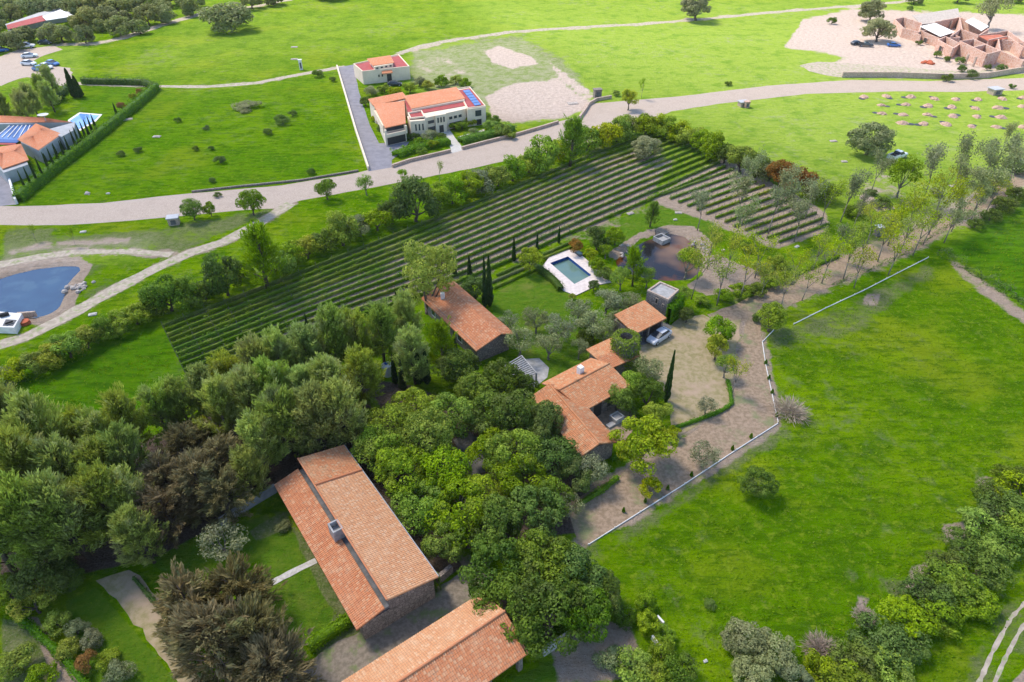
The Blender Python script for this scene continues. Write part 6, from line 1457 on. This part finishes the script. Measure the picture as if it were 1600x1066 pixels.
# --- left property
hedge([(30, 316), (60, 290), (100, 258), (140, 228), (175, 200), (215, 168), (246, 140)], 2.2, 2.0, 'long clipped hedge around the lawn of the white courtyard house', 'f_hedge', dens=60, leaf=0.34)
hedge([(246, 140), (225, 133), (190, 132), (130, 131)], 2.0, 1.8, 'back stretch of the clipped hedge, next to the farm track', 'f_dark', dens=50, leaf=0.34)
hedge([(112, 136), (95, 152), (85, 165)], 2.0, 1.6, 'short clipped hedge left of the fat dark cypresses', 'f_dark', dens=50, leaf=0.34)
LC = [(43, 302, 268), (52, 296, 262), (61, 290, 256), (70, 282, 247), (80, 274, 240), (88, 267, 233), (95, 259, 228), (104, 252, 222), (112, 244, 214), (121, 235, 205), (126, 230, 200), (131, 226, 196), (136, 221, 192), (141, 216, 188), (146, 210, 183), (151, 204, 180), (101, 238, 220), (91, 247, 225), (75, 258, 240), (184, 184, 162)]
LC.sort()
for k, (x, y0, y1) in enumerate(LC):
    cyp(x, y0, y1, 4.5, '%s slim cypress from the grey driveway in the courtyard house row' % ordn(k + 1), 'slim cypresses of the courtyard house')
row('pine', 'pine_tree', 'conifer', '%s dark conifer from the left behind the white courtyard house', 'dark conifers behind the courtyard house',
    [(3, 172, 26), (34, 165, 32), (50, 158, 30), (66, 142, 28), (80, 128, 30), (76, 150, 30)], 1.0)
for x, lb in ((118, 'fat dark cypress beside the gravel lot, left of the pair'), (126, 'fat dark cypress beside the gravel lot, right of the pair')):
    cyp(x, 152, 112 if x < 120 else 122, 11, lb, None, 'fatcyp')
row('red', 'shrub', 'bush', '%s tinted bush from the left on the lawn inside the clipped hedge', 'tinted bushes on the hedged lawn', [(190, 165, 14), (207, 150, 12, 'shruby'), (218, 144, 12)], 1.0)
row('shrubd', 'shrub', 'bush', '%s small dark bush from the left in the big meadow', 'small dark bushes in the meadow',
    [(188, 240, 14), (215, 234, 14), (277, 188, 12), (322, 200, 10), (305, 232, 12), (343, 250, 18), (330, 232, 10), (332, 282, 12), (418, 206, 16), (441, 187, 24), (457, 178, 14), (496, 115, 18), (520, 124, 12), (486, 268, 14), (340, 305, 12)], 0.8)
plant('shrubg', 385, 167, 44, 0.25, 'shrub', 'wide flat grey-green weed patch in the meadow', 'bush')
# --- scrub wood at the top left
plant('scrub', 355, 22, 92, 0.62, 'broadleaf_tree', 'big dense grey-green thicket at the top beside the farm track bend', 'tree')
sp_ = []
rs = random.Random(11)
for yy, x0, x1, st in ((-22, -20, 560, 44), (-4, -20, 330, 36), (10, -15, 300, 34), (24, -15, 275, 30), (38, -10, 240, 28), (52, -5, 165, 26), (64, -5, 36, 24)):
    x = x0
    while x < x1:
        X_, Y_ = x + rs.uniform(-6, 6), yy + rs.uniform(-4, 4)
        if not (8 < X_ < 118 and 12 < Y_ < 44 and (Y_ > 46 - 0.28 * X_ - 8)) and not (Y_ > 50 and X_ > 150) : sp_.append((X_, Y_, rs.uniform(0.85, 1.25) * (38 if yy < 30 else 32)))
        x += st
sp_.sort()
for k, (x, y, w_) in enumerate(sp_):
    plant('scrub', x, y, w_, 0.9, 'broadleaf_tree', '%s olive-grey scrub tree from the left in the wood around the red-roofed building' % ordn(k + 1), 'tree', 'scrub trees at the top left')
row('scrub', 'broadleaf_tree', 'tree', '%s scrub tree from the left along the top edge right of the wood', 'scrub trees at the top edge', [(392, 0, 40), (425, -6, 40), (1430, -4, 30), (1500, -8, 36), (1585, -8, 34)], 0.8)
#HAZE
# ================================================================== CLOUD-SHAPED SUN BLOCKER (unseen, added to shade the near land, partly see-through)
m = bpy.data.materials.new('sun_blocker_film'); m.use_nodes = True; n_ = m.node_tree.nodes; n_.clear(); l_ = m.node_tree.links
o_ = n_.new('ShaderNodeOutputMaterial'); d_ = n_.new('ShaderNodeBsdfTranslucent'); d_.inputs[0].default_value = (0.95, 0.95, 0.95, 1)
t_ = n_.new('ShaderNodeBsdfTransparent'); x_ = n_.new('ShaderNodeMixShader'); x_.inputs[0].default_value = 0.24
l_.new(t_.outputs[0], x_.inputs[1]); l_.new(d_.outputs[0], x_.inputs[2]); l_.new(x_.outputs[0], o_.inputs[0])
mb = MB(); na, nb_ = 48, 16; rc = random.Random(3); ph = [rc.uniform(0, 6.28) for _ in range(6)]
for j in range(1, nb_):
    th = math.pi * j / nb_
    for i in range(na):
        a_ = 6.28318 * i / na; f = 1 + .10 * math.sin(3 * a_ + ph[0]) + .07 * math.sin(5 * a_ + ph[1]) + .05 * math.sin(9 * a_ + ph[2] + 3 * th)
        mb.v.append((math.sin(th) * math.cos(a_) * 225 * f, math.sin(th) * math.sin(a_) * 205 * f, math.cos(th) * 45 * (1 + .25 * math.sin(7 * a_ + ph[3]) * math.sin(4 * th))))
for j in range(nb_ - 2):
    for i in range(na): mb.f.append((j * na + i, j * na + (i + 1) % na, (j + 1) * na + (i + 1) % na, (j + 1) * na + i))
mb.f.append(tuple(range(na))); mb.f.append(tuple((nb_ - 2) * na + i for i in reversed(range(na))))
cl_ = link(bpy.data.objects.new('cloud', mb.mesh('cloud', m, True))); cl_.location = (-432, 320, 700); tag(cl_, kind='structure')
# ================================================================== HAZE
mb = MB(); mb.box((0, 1500, 0), (9000, 4400, CAMH + 60 + 4), 0, -4)
m = bpy.data.materials.new('haze_air'); m.use_nodes = True; n_ = m.node_tree.nodes; n_.clear()
o_ = n_.new('ShaderNodeOutputMaterial'); v_ = n_.new('ShaderNodeVolumePrincipled')
v_.inputs['Color'].default_value = (0.95, 0.95, 0.92, 1); v_.inputs['Density'].default_value = 0.00006
v_.inputs['Anisotropy'].default_value = 0.1
m.node_tree.links.new(v_.outputs[0], o_.inputs['Volume'])
hz_ = link(bpy.data.objects.new('haze', mb.mesh('haze', m))); tag(hz_, kind='stuff')
